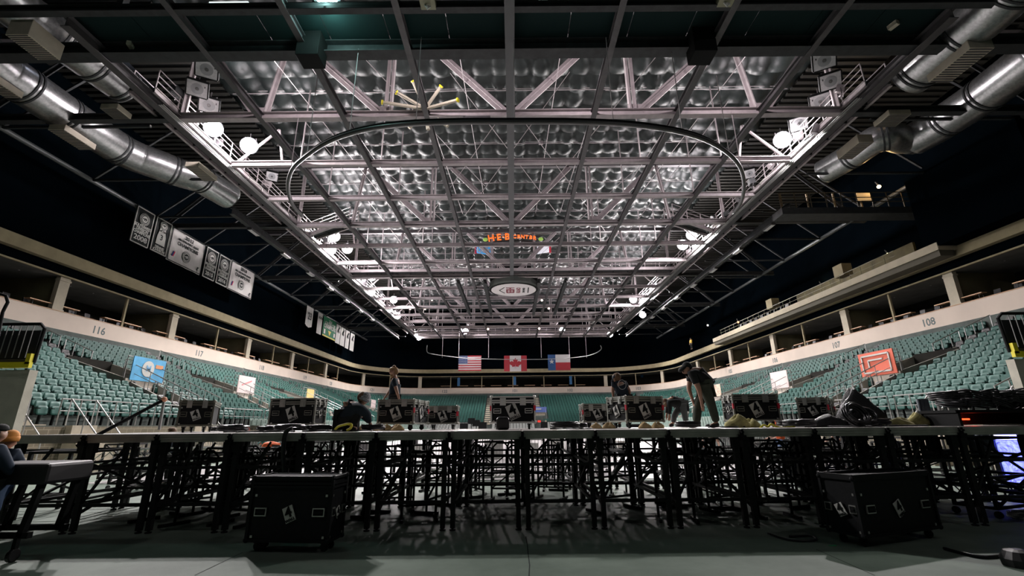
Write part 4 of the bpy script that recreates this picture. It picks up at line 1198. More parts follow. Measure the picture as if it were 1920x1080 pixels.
def champ(e, y0, y1, zb, zt, yr, l2, lm):
    H = zt - zb; Wd = y1 - y0
    btext(e, yr, 0, zt - H * .14, H * .15, K, 1.25); btext(e, l2, 0, zt - H * .27, H * .085, K, lm); btext(e, 'CHAMPIONS', 0, zt - H * .40, H * .15, K, 1.05)
    badge(e, 0, zt - H * .68, H * .17, K, W)
    q = MB(); a = y0 + Wd * .14; q.box((.07, a - .06, zb + H * .24), (.01, .12, H * .16), rx=-.3); q.build('league_mark', mat('mark_blue', (.03, .05, .25), .7), e)
    q = MB(); q.box((.07, a + .07, zb + H * .24), (.01, .10, H * .16), rx=-.3); q.build('league_mark', m_tlabel, e)
    q = MB(); a = y1 - Wd * .12; q.bar((.07, a - .14, zb + H * .10), (.07, a + .14, zb + H * .2), .02, .07); q.bar((.07, a, zb + H * .06), (.07, a, zb + H * .2), .02, .06); q.build('spur_mark', K, e)
r_ = poly_banner(cr((975, 195), (1157, 300), (1120, 468), (930, 375)), m_white, 'large white 2012 Champions banner, third in the left row', K); champ(*r_, '2012', 'NBA DEVELOPMENT LEAGUE', .78)
for cc, yr, od in ((cr((1168, 305), (1232, 345), (1198, 502), (1130, 475)), '2015', 'fourth'), (cr((1240, 348), (1298, 385), (1270, 540), (1205, 507)), '2016', 'fifth')):
    e, y0, y1, zb, zt = poly_banner(cc, m_blackfab, 'black Southwest Division Champions %s banner, %s in the left row' % (yr, od), W)
    H = zt - zb; Wd = y1 - y0; badge(e, 0, zt - H * .3, Wd * .34, W, K)
    for s, f, sz in (('SOUTHWEST', .54, .28), ('DIVISION', .62, .28), ('CHAMPIONS', .70, .28), (yr, .84, .5)): btext(e, s, 0, zt - H * f, sz, W, .9 if sz < .4 else 1.1)
r_ = poly_banner(cr((1305, 380), (1435, 460), (1410, 602), (1273, 545)), m_white, 'large white 2018 Champions banner, sixth in the left row', K); champ(*r_, '2018', 'NBA GATORADE LEAGUE', .95)
e, y0, y1, zb, zt = poly_banner(cr((1730, 640), (1764, 655), (1755, 762), (1713, 752)), m_white, 'small white pennant banner with number 23', None, True)
btext(e, '23', 0, 0, (zt - zb) * .5, K, .9)
e, y0, y1, zb, zt = poly_banner(cr((1795, 675), (1818, 688), (1803, 805), (1776, 790)), m_white, 'narrow white banner just before the green one'); btext(e, 'XXV', 0, .8, .5, K, 1.4)
e, y0, y1, zb, zt = poly_banner(cr((1822, 695), (1893, 735), (1882, 840), (1812, 805)), mat('green_banner', (.02, .20, .09), .8), 'green Calder Cup Champions banner with a yellow lower edge', None)
H = zt - zb; btext(e, '2014', 0, zt - H * .17, .6, W); btext(e, 'CALDER CUP', 0, zt - H * .32, .75, W, .9); btext(e, 'CHAMPIONS', 0, zt - H * .47, .85, W, .95)
q = MB(); q.box((.06, 0, zb + .1), (.012, y1 - y0, .2)); q.quad((.07, -.6, zb + H * .36), (.07, .6, zb + H * .36), (.07, .0, zb + H * .12)); q.build('yellow_trim', mat('banner_yellow', (.75, .65, .15), .8), e)
q = MB(); q.box((.07, y0 + .6, zb + H * .25), (.01, .5, .7)); q.box((.07, y1 - .6, zb + H * .25), (.01, .5, .6)); q.build('white_marks', W, e)
for i, (a, b) in enumerate(((1896, 1918), (1922, 1944), (1950, 1968), (1976, 1996))):
    t = (a - 1896) / 100
    e, y0, y1, zb, zt = poly_banner(cr((a, 742 + t * 62), (b, 755 + t * 62), (b - 9, 858 + t * 52), (a - 13, 845 + t * 52)), m_white, 'white league banner after the green one, %s of four' % ordn(i + 1))
    q = MB(); q.bar((.07, -.4, .3), (.07, .4, 1.2), .02, .35); q.bar((.07, .3, .2), (.07, -.1, .9), .02, .3); q.build('dark_mark', K, e)

# ------------------------------------------------------------------ flags at the far end
def flag(u0, u1, vt, vb, label):
    Yf = 88.5
    a = atY(u0, vt, Yf); b = atY(u1, vb, Yf); c = (a + b) / 2
    e = empty('hanging_flag', c); tag(e, label, 'flag', 'flags at the far end')
    return e, (b.x - a.x), (a.z - b.z)
m_fred = mat('flag_red', (.30, .02, .03), .8); m_fblue = mat('flag_blue', (.03, .06, .16), .8); m_fw = mat('flag_white', (.50, .49, .49), .8); m_fblue2 = mat('flag_blue_bright', (.02, .07, .20), .8)
def star(q, cx, cz, r, y):
    P = []
    for k in range(10):
        a = PI / 2 + 2 * PI * k / 10; rr = r if k % 2 == 0 else r * .4
        P.append((cx + rr * math.cos(a), y, cz + rr * math.sin(a)))
    for k in range(10): q.quad((cx, y, cz), P[k], P[(k + 1) % 10])
e, w_, h_ = flag(860, 902, 667, 695, 'United States flag hanging at the far end')
q = MB(); q.box((0, .03, 0), (w_, .04, h_)); q.build('cloth', m_fw, e)
q = MB()
for k in range(7): q.box((0, 0, h_ / 2 - h_ * (2 * k + .5) / 13), (w_, .02, h_ / 13))
q.build('red_stripes', m_fred, e)
MB().box((-w_ * .3, -.02, h_ * .23), (w_ * .4, .03, h_ * .54)).build('blue_canton', m_fblue, e)
q = MB()
for r in range(5):
    for k in range(6): star(q, -w_ * .47 + w_ * .068 * k, h_ * .45 - h_ * .11 * r, .1, -.05)
q.build('stars', m_fw, e)
e, w_, h_ = flag(945, 988, 667, 696, 'Canadian flag hanging at the far end in the middle')
MB().box((0, .03, 0), (w_, .04, h_)).build('cloth', m_fw, e)
for s in (-1, 1): MB().box((s * w_ * .375, 0, 0), (w_ * .25, .03, h_)).build('red_band', m_fred, e)
q = MB(); half_leaf = [(0, .46), (.07, .30), (.16, .34), (.13, .12), (.25, .22), (.28, .14), (.42, .16), (.36, .04), (.42, -.02), (.20, -.20), (.22, -.28), (.03, -.24), (.03, -.46)]
for s in (-1, 1):
    L = half_leaf
    for i in range(len(L) - 1): q.quad((0, -.01, -.05 * h_), (s * L[i][0] * h_ * 1.0, -.01, L[i][1] * h_ * .8), (s * L[i + 1][0] * h_ * 1.0, -.01, L[i + 1][1] * h_ * .8))
q.build('maple_leaf', m_fred, e)
e, w_, h_ = flag(1027, 1070, 665, 694, 'Texas state flag with a white star at the far end')
MB().box((w_ * .17, .03, h_ * .25), (w_ * .66, .04, h_ * .5)).build('cloth', m_fw, e); MB().box((w_ * .17, .03, -h_ * .25), (w_ * .66, .04, h_ * .5)).build('red_band', m_fred, e)
MB().box((-w_ * .33, .03, 0), (w_ * .34, .04, h_)).build('blue_band', m_fblue2, e); q = MB(); star(q, -w_ * .33, h_ * .05, .52, -.01); q.build('star', m_fw, e)

# ------------------------------------------------------------------ centre-hung scoreboard and its oval sign
YS = 52.5
c = atY(963, 544, YS)
e = empty('hanging_scoreboard', c); tag(e, 'centre-hung scoreboard with a round white sign underneath', 'scoreboard')
a = atY(918, 544, YS); R = abs(a.x - c.x)
q = MB(); q.lathe([(R * .96, .02), (R * 1.0, .05), (R * 1.02, .25), (R * 1.0, .85), (R * .96, .9)], n=48); q.build('ring', mat('scoreboard_ring', (.20, .22, .21), .5), e)
MB().lathe([(R * 1.01, .0), (R * 1.015, .03), (R * .93, .03), (R * .93, .0)], n=48).build('rim', m_black, e)
MB().lathe([(R * .93, -.02), (R * .93, .02), (.01, .02)], n=48).build('sign_face', mat('sign_white', (.75, .72, .72), .5), e)
mz = mat('sign_maroon', (.22, .02, .04), .6)
def utext(s, x, y, size, m, rot=PI / 2, bold=.02): return text(s, size, m, e, (x, y, -.03), (PI, 0, rot), 'lettering', .004, 1, bold)
utext('HEB', -.45, 0, 1.35, mz, PI / 2, .04); utext('CENTER', .55, 0, .62, mz, PI / 2, .02); utext('CEDAR PARK', 1.2, 0, .34, K)
q = MB(); q.bar((-1.1, -1.2, -.03), (-1.7, 0, -.03), .12, .02); q.bar((-1.7, 0, -.03), (-1.1, 1.2, -.03), .12, .02); q.bar((1.75, -1.1, -.03), (1.75, 1.1, -.03), .14, .02); q.build('mountain_mark', K, e)
# scoreboard body with side screens above
q = MB(); q.box((0, .2, 1.4), (5.6, 4.4, 1.0)); q.box((0, 0, 2.6), (4.2, 3.6, 1.4)); q.build('core', m_black, e)
q = MB()
for x in (-2.6, 2.6): 
    for y in (-1.4, 1.4): q.bar((x, y, .9), (x, y, 9.5), .14)
q.build('hoist_frame', m_steel_lt, e)
def scr(u, v, wu, hv, ry, m, nm, rz):
    p = atY(u, v, YS - 1.5) - c; w2 = wu / FOC * 53; h2 = hv / FOC * 53
    return MB().box((0, 0, 0), (w2, .15, h2), rz=rz).build(nm, m, e, loc=p)
s1 = scr(908, 468, 30, 18, 0, mat('screen_blue', (.05, .28, .6), .5, emit=(.05, .28, .6), estr=.5), 'side_screen', .45)
s1f = MB().box((-1.0, -.1, 0), (.25, .06, 1.1), rz=.45).build('red_edge', m_tlabel, s1)
text('BUD', .8, m_label, s1, (.1, -.12, .22), (PI / 2, 0, .45), bold=.02); text('LIGHT', .7, m_label, s1, (.1, -.12, -.25), (PI / 2, 0, .45), bold=.02)
s2 = scr(1018, 467, 24, 16, 0, mat('screen_white', (.7, .7, .75), .5, emit=(.7, .72, .8), estr=.5), 'side_screen', -.45)
MB().box((.85, -.05, 0), (.2, .1, 1.0), rz=-.45).build('red_edge', m_tlabel, s2)
# orange curved lettering H-E-B CENTER
pc = atY(963, 439, YS - 2.5) - c
arcR = 6.0
q = MB()
A = [Vector((arcR * math.sin(t), pc.y + 1.2 - arcR * (math.cos(t) - 1) * -1 * -.4, pc.z + .28 * 0 + .5 * (math.cos(t * 1.6) - 1))) for t in [-.56 + 1.12 * k / 16 for k in range(17)]]
for a_, b_ in zip(A, A[1:]): q.bar(a_ - Vector((0, 0, .35)), b_ - Vector((0, 0, .35)), .08, .12); q.bar(a_ - Vector((0, 0, .55)), b_ - Vector((0, 0, .55)), .08, .06)
q.build('letter_rail', m_black, e)
m_ol = mat('orange_letters', (.9, .13, .02), .5, emit=(1, .16, .02), estr=.9)
S_ = [('H', -2.75, 1.15), ('·', -2.2, .9), ('E', -1.75, 1.15), ('·', -1.2, .9), ('E', -.72, 1.15)]
xx = -.1
for ch_, x, sz in S_ + [(c_, .18 + i * .50, .62) for i, c_ in enumerate('CENTER')]:
    t = x / arcR
    text('B' if (ch_ == 'E' and x > -1) else ch_, sz, m_ol, e, (arcR * math.sin(t) , pc.y + 1.0, pc.z + .5 * (math.cos(t * 1.6) - 1) * 1.6 + .1), (PI / 2, t * .35, 0), 'lettering', .05, 1.0, .02)
for s in (-1, 1): q = MB(); q.ball((s * 3.35, pc.y + 1, pc.z - .25), (.3, .1, .25), 8, 6); q.build('green_mark', mat('green_mark', (.3, .5, .1), .6, emit=(.3, .5, .1), estr=.4), e)

# ------------------------------------------------------------------ press balcony on the right
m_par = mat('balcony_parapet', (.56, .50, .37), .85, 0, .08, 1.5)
XR = 28.4
mb = MB(); 
mb.box((XR + .1, 46.1, 12.80), (.25, 35.6, .52)); mb.box((XR + .9, 46.1, 12.62), (1.8, 35.6, .12)); mb.box((XR + .9, 28.4, 12.80), (1.8, .25, .52)); mb.box((XR + .9, 63.8, 12.80), (1.8, .25, .52))
struct(mb.build('wall_press_balcony', m_par), 'pale parapet of the press balcony on the right', 'wall')
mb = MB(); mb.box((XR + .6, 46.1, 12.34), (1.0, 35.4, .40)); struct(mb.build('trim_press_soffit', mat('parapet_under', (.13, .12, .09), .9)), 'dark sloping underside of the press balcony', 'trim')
o = MB().box((33.2, 43, 15.0), (.2, 16, 1.6)).build('wall_press_lit', mat('yellow_lit_press_wall', (.11, .09, .03), .8, 0, .3, 1)); struct(o, 'yellow-lit wall strip at the back of the press balcony', 'wall')  # yellow lamplight put into the wall colour
mb = MB(); mb.box((XR + 1.6, 25.6, 15.6), (3.2, 7.5, 5.6)); struct(mb.build('wall_press_block', m_curtain), 'black block above the near end of the right balcony', 'wall')
for i, (u, v) in enumerate(((1580, 508), (1449, 570))):
    p = atX(u, v, 30.6); e = MB().box((0, 0, 0), (.9, 1.2, 1.1)).build('equipment_box', m_tan, loc=p); tag(e, 'tan equipment box on the press balcony, %s from the camera' % ordn(i + 1), 'box')
q = MB()
for k in range(24):
    y = 33 + k * 1.25; q.tube([(XR + .3, y, 13.05), (XR + .3, y, 13.9)], .02, 5)
q.tube([(XR + .3, 32, 13.9), (XR + .3, 62, 13.9)], .03, 5); q.tube([(XR + .3, 32, 13.5), (XR + .3, 62, 13.5)], .015, 5)
o = q.build('balcony_railing', mat('yellowish_rail', (.16, .15, .07), .5)); tag(o, 'thin railing on top of the press balcony parapet', 'railing')
for k in range(9):
    e = empty('press_chair', (XR + 1.9, 49 + k * 1.35, 12.9), -PI / 2 + rnd.uniform(-.4, .4)); tag(e, 'dark office chair on the press balcony, %s from the camera' % ordn(k + 1), 'chair', 'press chairs')
    MB().box((0, 0, .5), (.5, .5, .1)).build('seat', m_rubber, e); MB().box((0, .25, .95), (.48, .08, .7), rx=-.1).build('backrest', m_rubber, e); MB().bar((0, 0, 0), (0, 0, .5), .08).build('stem', m_dsteel, e)
# upper right mezzanine running across behind the ducts
GY = 30.0; ga = atY(1465, 390, GY); gb = atY(1930, 378, GY); zb_ = ga.z; x0_, x1_ = ga.x, 34.2
gt = empty('upper_gantry', (x0_, GY, zb_)); tag(gt, 'dark mezzanine walkway with upright posts high behind the right ducts', 'walkway')
MB().box(((x1_ - x0_) / 2, .6, -.25), (x1_ - x0_, 1.3, .5)).build('walkway', m_dsteel, gt)
q = MB()
for z in (.45, .8, 1.2): q.bar((0, 0, z), (x1_ - x0_, 0, z), .05)
for k in range(14): q.bar(((x1_ - x0_) * k / 13, 0, 0), ((x1_ - x0_) * k / 13, 0, 1.2), .06)
q.build('railing', mat('gantry_warmlit_dim', (.10, .075, .04), .6), gt)  # warm lamplight put into the browns of railing and posts
for k in range(4): MB().bar((.8 + 2.0 * k, 1.1, 0), (.8 + 2.0 * k, 1.1, 1.7), .10).build('post', mat('gantry_warmlit', (.30, .22, .11), .6), gt)
p = atY(1620, 369, GY + 1.0); o = MB().box((0, 0, 0), (1.1, .06, .62)); 
for k in range(5): o.box((0, -.04, -.25 + .125 * k), (1.1, .03, .04))
o = o.build('lit_louver', mat('lit_louver', (.6, .45, .25), .6, emit=(1, .65, .3), estr=.25), loc=p); tag(o, 'warm lit louvred panel on the upper right walkway', 'louver')
# yellow-jacketed figure by far right balcony
# ------------------------------------------------------------------ stage
DECK = 1.52
YA = 8.0
m_ply = mat('stage_ply_top', (.50, .47, .45), .35, 0, .25, 1.2)
m_fascia = mat('deck_edge_aluminium', (.45, .45, .40), .5, .3, .2, 4)
def make_deck():
    e = empty('stage_deck', (0, 0, 0))
    MB().box((.61, 1.22, DECK - .015), (1.19, 2.42, .03)).build('deck_top', m_ply, e)
    q = MB()
    for (c_, d_) in (((.61, .02, DECK - .075), (1.215, .04, .12)), ((.61, 2.42, DECK - .075), (1.215, .04, .12)), ((.02, 1.22, DECK - .075), (.04, 2.4, .12)), ((1.20, 1.22, DECK - .075), (.04, 2.4, .12))): q.box(c_, d_)
    for z in (-.045, -.085, -.12): q.box((.61, -.004, DECK + z), (1.2, .012, .008))
    q.build('edge_frame', m_fascia, e)
    for x in (.08, 1.14):
        for y in (.10, 2.34):
            q = MB(); q.box((x, y, .72), (.075, .075, 1.36)); q.box((x, y, 1.3), (.11, .11, .16)); q.lathe([(.05, .0), (.05, .02), (.02, .03), (.02, .1)], (x, y, 0), 8)
            q.build('leg', m_legs, e)
    q = MB()
    for y in (.10, 2.34): q.bar((.08, y, .42), (1.14, y, .42), .05); q.bar((.08, y, .98), (1.14, y, .98), .045)
    for x in (.08, 1.14): q.bar((x, .1, .42), (x, 2.34, .42), .05); q.bar((x, .1, .98), (x, 2.34, .98), .045)
    q.build('cross_rails', m_legs, e)
    q = MB(); q.bar((.08, .14, .3), (.08, 2.3, 1.1), .04); q.bar((1.14, 2.3, .3), (1.14, .14, 1.1), .04); q.bar((.08, .12, .42), (.61, .12, 1.3), .035)
    q.build('diagonal_brace', m_legs, e)
    q = MB(); q.box((1.22, -.02, DECK - .075), (.045, .05, .13)); q.lathe([(.03, 0), (.03, .03)], (1.22, -.05, DECK - .07), 8); q.box((1.22, -.03, DECK - .14), (.11, .06, .07)); q.build('clamp', m_black, e)
    return e
proto = make_deck(); first = True
XS = -8.39
ncol = 15
for row in range(2):
    for k in range(ncol):
        o = proto if first else copy_tree(proto)
        first = False
        o.location = (XS + 1.22 * k, YA + 2.44 * row, 0)
        tag(o, 'black-legged stage deck section, %s from the left in the %s row' % (ordn(k + 1), 'front' if row == 0 else 'back'), 'stage deck', 'stage deck sections')
# second set of narrow upright frames stored under the deck
rnd = random.Random(5)
def frame_mesh(kind):
    q = MB()
    w_, h_ = (.95, 1.22) if kind == 0 else (.6, 1.15)
    q.tube([(0, 0, 0), (0, 0, h_ - .12), (.12, 0, h_), (w_ - .12, 0, h_), (w_, 0, h_ - .12), (w_, 0, 0)], .025, 6)
    q.bar((0, 0, .25), (w_, 0, .25), .035)
    if kind == 0: q.bar((0, 0, .25), (w_, 0, .95), .03); q.bar((0, 0, .62), (w_, 0, .62), .035)
    else: q.bar((.2, 0, .25), (.2, 0, h_), .03); q.bar((.4, 0, .25), (.4, 0, h_), .03)
    q.bar((0, -.25, .03), (0, .25, .03), .05); q.bar((w_, -.25, .03), (w_, .25, .03), .05)
    return q.mesh('leg_frame', m_legs)
fm = [frame_mesh(0), frame_mesh(1)]
n = 0
for k in range(52):
    x = -7.6 + 16.6 * (k + .5) / 52 + rnd.uniform(-.1, .1); y = rnd.choice([8.9, 9.7, 11.1, 11.9, 12.6]) + rnd.uniform(-.25, .25)
    n += 1
    o = bpy.data.objects.new('leg_frame', fm[k % 2]); C.objects.link(o); o.location = (x, y, 0); o.rotation_euler.z = rnd.uniform(-.6, .6) + (PI / 2 if k % 3 == 0 else 0)
    tag(o, 'black steel leg frame standing under the stage, %s from the left' % ordn(n), 'leg frame', 'leg frames under the stage')
# tall scaffold towers / dollies behind the stage
def scaffold(x, y, rz, w_, h_, label, m=m_legs):
    e = empty('scaffold_dolly', (x, y, 0), rz); tag(e, label, 'dolly', 'scaffold dollies')
    for a in (0, w_):
        for b in (0, .6): MB().bar((a, b, .14), (a, b, h_), .05).build('upright', m, e)
    q = MB()
    for z in (.16, h_ * .5, h_):
        q.bar((0, 0, z), (w_, 0, z), .045); q.bar((0, .6, z), (w_, .6, z), .045); q.bar((0, 0, z), (0, .6, z), .045); q.bar((w_, 0, z), (w_, .6, z), .045)
    q.bar((0, 0, .16), (w_, 0, h_ * .5), .035); q.bar((w_, 0, h_ * .5), (0, 0, h_), .035)
    q.build('rails', m, e)
    for a in (0, w_):
        for b in (0, .6): MB().lathe([(.06, -.02), (.06, .02)], (a, b, .06), 12, Matrix.Rotation(PI / 2, 3, 'Y')).build('caster', m_rubber, e)
for k in range(22):
    x = -12.5 + k * 1.24 + rnd.uniform(-.3, .3)
    scaffold(x, 13.4 + rnd.uniform(0, 3.5), rnd.uniform(-.5, .5), rnd.uniform(.7, 1.3), rnd.uniform(.9, 1.25), 'black scaffold dolly behind the stage, %s from the left' % ordn(k + 1))
# crowd barriers with rounded tops on the bright floor
def barrier(x, y, rz, label, m):
    e = empty('crowd_barrier', (x, y, 0), rz); tag(e, label, 'barrier', 'crowd barriers')
    q = MB(); q.tube([(-1.05, 0, .18), (-1.05, 0, 1.0), (-.95, 0, 1.1), (.95, 0, 1.1), (1.05, 0, 1.0), (1.05, 0, .18), (.95, 0, .15), (-.95, 0, .15)], .022, 6, closed=True); q.build('frame', m, e)
    q = MB()
    for k in range(17): q.tube([(-.94 + k * .1175, 0, .15), (-.94 + k * .1175, 0, 1.1)], .010, 5)
    q.build('bars', m, e)
    for s in (-1, 1): q = MB(); q.bar((s * .7, -.3, .03), (s * .7, .3, .03), .05, .03); q.bar((s * .7, 0, .03), (s * .7, 0, .17), .04); q.build('foot', m, e)
for k in range(13):
    barrier(-13 + k * 2.2 + rnd.uniform(-.2, .2), 17.5 + (k % 3) * 2.6, rnd.uniform(-.25, .25), 'steel crowd barrier with rounded corners on the pale floor, %s from the left' % ordn(k + 1), m_legs if k % 3 else m_rail)
for k in range(8):
    barrier(-14.2, 19 + k * 2.3, PI / 2 + rnd.uniform(-.05, .05), 'crowd barrier in the line along the left stand, %s from the camera' % ordn(k + 1), m_rail)
    barrier(14.2, 19 + k * 2.3, PI / 2 + rnd.uniform(-.05, .05), 'crowd barrier in the line along the right stand, %s from the camera' % ordn(k + 1), m_rail)
# lattice trusses lying on the floor at left and right
def lattice(p, q_, size, label, m=m_alu):
    p = Vector(p); q_ = Vector(q_); e = empty('lattice_truss', p); tag(e, label, 'truss', 'lattice trusses')
    d = (q_ - p); L = d.length; d.normalize(); a = Vector((-d.y, d.x, 0)).normalized(); u_ = Vector((0, 0, 1))
    q = MB()
    for sa in (-.5, .5):
        for su in (0, 1): q.tube([a * sa * size + u_ * su * size, d * L + a * sa * size + u_ * su * size], .025, 6)
    q.build('chords', m, e)
    q = MB(); n = int(L / size)
    for k in range(n):
        t0, t1 = L * k / n, L * (k + 1) / n
        for sa in (-.5, .5):
            A = d * t0 + a * sa * size + u_ * (size if k % 2 else 0); B = d * t1 + a * sa * size + u_ * (0 if k % 2 else size); q.tube([A, B], .012, 5)
        for su in (0, 1): q.tube([d * t0 + a * (-.5 if k % 2 else .5) * size + u_ * su * size, d * t1 + a * (.5 if k % 2 else -.5) * size + u_ * su * size], .012, 5)
    q.build('lacing', m, e)
lattice((-11.9, 12.8, .75), (-8.2, 13.6, .75), .33, 'silver lattice truss lying level beyond the left end of the stage')
lattice((-9.5, 16.5, .2), (-3.5, 20.5, .2), .33, 'silver lattice truss on the pale floor left of the middle')
lattice((1.0, 15.5, .25), (6.5, 18.8, .25), .33, 'silver lattice truss on the pale floor right of the middle')
lattice((7.5, 14.4, .5), (13.5, 16.0, .5), .33, 'silver lattice truss beyond the right end of the stage')
lattice((-2.8, 14.2, .1), (.6, 15.4, .1), .28, 'short silver lattice truss under view behind the middle of the stage')
# black sloping stair rails at the left end of the stage
e = empty('stage_stair_rail', atY(143, 837, 8.2)); tag(e, 'black sloping stair rail rising over the left end of the stage', 'rail')
a_ = atY(143, 837, 8.2); b_ = atY(308, 749, 8.9)
MB().tube([(0, 0, 0), b_ - a_], .03, 8).build('rail', m_black, e); MB().tube([(b_ - a_), (b_ - a_) + Vector((.02, 0, -.55))], .025, 6).build('post', m_rail, e)
MB().ball(b_ - a_, .05, 10, 8).build('orange_knob', mat('orange_knob', (.8, .35, .2), .5), e)
# lengthwise skeleton decks rolled up at the far left: bare frames without tops
for k in range(3):
    e = empty('bare_frame', (-11.4 + k * 1.05, 8.3 + .5 * k, 0), .15); tag(e, 'bare black deck frame left of the stage, %s from the left' % ordn(k + 1), 'frame', 'bare deck frames')
    for x in (0, .95):
        for y in (0, 1.6): MB().bar((x, y, 0), (x, y, 1.2), .06).build('leg', m_legs, e)
    q = MB()
    for z in (.3, .75, 1.18):
        q.bar((0, 0, z), (.95, 0, z), .045); q.bar((0, 1.6, z), (.95, 1.6, z), .045); q.bar((0, 0, z), (0, 1.6, z), .045); q.bar((.95, 0, z), (.95, 1.6, z), .045)
    q.bar((0, 0, .3), (.95, 0, 1.18), .035); q.bar((0, 0, .75), (0, 1.6, .3), .035); q.build('rails', m_legs, e)
# alu rail carried on past the left corner
o = MB().box((-9.1, 8.02, DECK - .075), (1.5, .05, .12)).build('edge_rail', m_fascia); tag(o, 'aluminium rail sticking out past the left corner of the stage', 'rail')

# ------------------------------------------------------------------ road cases
m_dedge = mat('dull_edge', (.16, .16, .13), .4, .7, .15, 6)
def road_case(uc, u1, u2, vt, Y, th, base, label, lidf=.8, wheels=True, dark=True, da=None, db=None, red=True, m_edge=None, logo=.30, bright=False):
    P0 = atY(uc, vt, Y); zt = P0.z; t = math.radians(th)
    r = Vector((math.cos(t), math.sin(t), 0)); l = Vector((-math.sin(t), math.cos(t), 0))
    def solve(d, u):
        lo_, hi_ = 0.0, 4.0
        for _ in range(40):
            m_ = (lo_ + hi_) / 2; uu = proj(P0 + d * m_)[0]
            if (uu < u) == (u > uc): lo_ = m_
            else: hi_ = m_
        return (lo_ + hi_) / 2
    A = da or solve(r, u2); B = db or solve(l, u1)
    if not da: A = min(A, 1.6)
    if not db: B = min(B, 1.6)
    ch_ = .13 if wheels else 0
    H = zt - base - ch_
    e = empty('road_case', (P0.x, P0.y, base), t); tag(e, label, 'road case', 'black road cases')
    z0 = ch_
    medge = m_edge or (m_litalu if bright else m_midedge)
    MB().box((A / 2, B / 2, z0 + H / 2), (A - .02, B - .02, H - .02)).build('body', m_case, e)
    q = MB(); w_ = .034
    zl = z0 + H * lidf
    for z in (z0 + w_ / 2, z0 + H - w_ / 2, zl - .022, zl + .022):
        ww = w_ if z not in (zl - .022, zl + .022) else .03
        q.bar((0, 0, z), (A, 0, z), ww, ww); q.bar((0, B, z), (A, B, z), ww, ww); q.bar((0, 0, z), (0, B, z), ww, ww); q.bar((A, 0, z), (A, B, z), ww, ww)
    for (x, y) in ((0, 0), (A, 0), (0, B), (A, B)): q.bar((x, y, z0), (x, y, z0 + H), w_, w_)
    for (x, y) in ((0, 0), (A, 0), (0, B), (A, B)):
        for z in (z0 + .02, z0 + H - .02): q.ball((x, y, z), .036, 8, 6)
    q.build('edge_extrusion', medge, e)
    faces = []
    if A > .35: faces.append(('x', A))
    if B > .35: faces.append(('y', B))
    for (ax, L) in faces:
        def pt(s, off, z): return (s, -off, z) if ax == 'x' else (-off, L - s, z)   # s runs left to right seen from outside
        rz = 0 if ax == 'x' else -PI / 2
        hw = min(.17, L * .2)
        for f in (.14, .86):
            q = MB(); c_ = pt(L * f, .010, z0 + H * .45); q.box(c_, (hw, .02, .105), rz=rz); q.build('handle_dish', (m_litalu if bright else medge) if base > 0 else m_alu, e)
            q = MB(); c_ = pt(L * f, .018, z0 + H * .45); q.box(c_, (hw - .03, .02, .078), rz=rz); q.build('handle_recess', m_black, e)
            q = MB(); c_ = pt(L * f, .030, z0 + H * .45); q.box(c_, (hw - .05, .015, .018), rz=rz); q.build('handle_grip', medge, e)
        for f in (.27, .73):
            q = MB(); c_ = pt(L * f, .016, zl - .005); q.box(c_, (min(.13, L * .15), .03, .16), rz=rz); q.box(pt(L * f, .035, zl - .02), (min(.06, L * .08), .02, .08), rz=rz)
            if base > 0: q.build('latch', m_litalu if bright else m_alu, e)
        # label with a 4
        s = min(logo, L * .34); c_ = pt(L * .5, .010, z0 + H * .42)
        lb = MB(); lb.box((0, 0, 0), (s * .72, .012, s * 1.0)); lo = lb.build('label', m_label, e, loc=c_); lo.rotation_euler = (0, -.42, rz)
        tx = text('4', s * .95, m_black, lo, (0, -.012, s * .10), (PI / 2, 0, 0), 'lettering', .003, 1, s * .02)
        tx = text('WALL', s * .26, m_black, lo, (0, -.012, -s * .38), (PI / 2, 0, 0), 'lettering', .003, 1.0, s * .006)
        q = MB(); 
        for a in (.06, .94):
            for b in (.08, .7): q.box(pt(L * a, .006, z0 + H * b), (.03, .01, .03), rz=rz)
        q.build('rivets', m_alu, e)
    if red:
        q = MB(); q.box((A, -.012, z0 + H * .55), (.05, .03, .11)); q.box((0 - .012, -.012, z0 + H * .55), (.03, .03, .11)); q.build('red_tape', m_tlabel, e)
    if wheels:
        for (x, y) in ((.12, .1), (A - .12, .1), (.12, B - .1), (A - .12, B - .1)):
            w = MB(); w.lathe([(.05, -.018), (.056, -.01), (.056, .01), (.05, .018)], (x, y, .056), 14, Matrix.Rotation(PI / 2, 3, 'Y')); w.box((x, y, .11), (.08, .08, .02)); w.box((x - .03, y, .08), (.006, .04, .06)); w.box((x + .03, y, .08), (.006, .04, .06)); w.build('caster', m_rubber, e)
    return e, A, B, H
m_litalu = mat('lit_aluminium', (.85, .84, .80), .35, .2)  # front light on the middle case put into a paler metal
m_midedge = mat('mid_edge', (.36, .36, .32), .4, .7, .15, 6)
CS = []
CS.append(road_case(340, 302, 403, 750, 10.0, 28, DECK, 'dark road case at the far left of the stage, corner turned to the camera', .86, m_edge=m_dedge, red=False))
CS.append(road_case(593, 510, 613, 746, 10.4, 83, DECK, 'black road case with bright right end, left of the crouching person', .82, red=False))
CS.append(road_case(777, 711, 803, 748, 10.4, 84, DECK, 'black road case in front of the standing bearded person', .86))
CS.append(road_case(803, 800, 858, 761, 11.9, 3, DECK, 'smaller black road case right behind the bearded person\'s case', .82, db=.6))
CS.append(road_case(921, 919, 1002, 743, 10.4, 0, DECK, 'tall black and silver road case in the middle of the stage', .80, db=.6, logo=.34, bright=True))
CS.append(road_case(1093, 1091, 1146, 757, 11.9, 0, DECK, 'small black road case tucked behind the case with the capped person', .80, db=.6))
CS.append(road_case(1172, 1138, 1240, 742, 10.2, 22, DECK, 'black road case with bright left end in front of the capped person', .86))
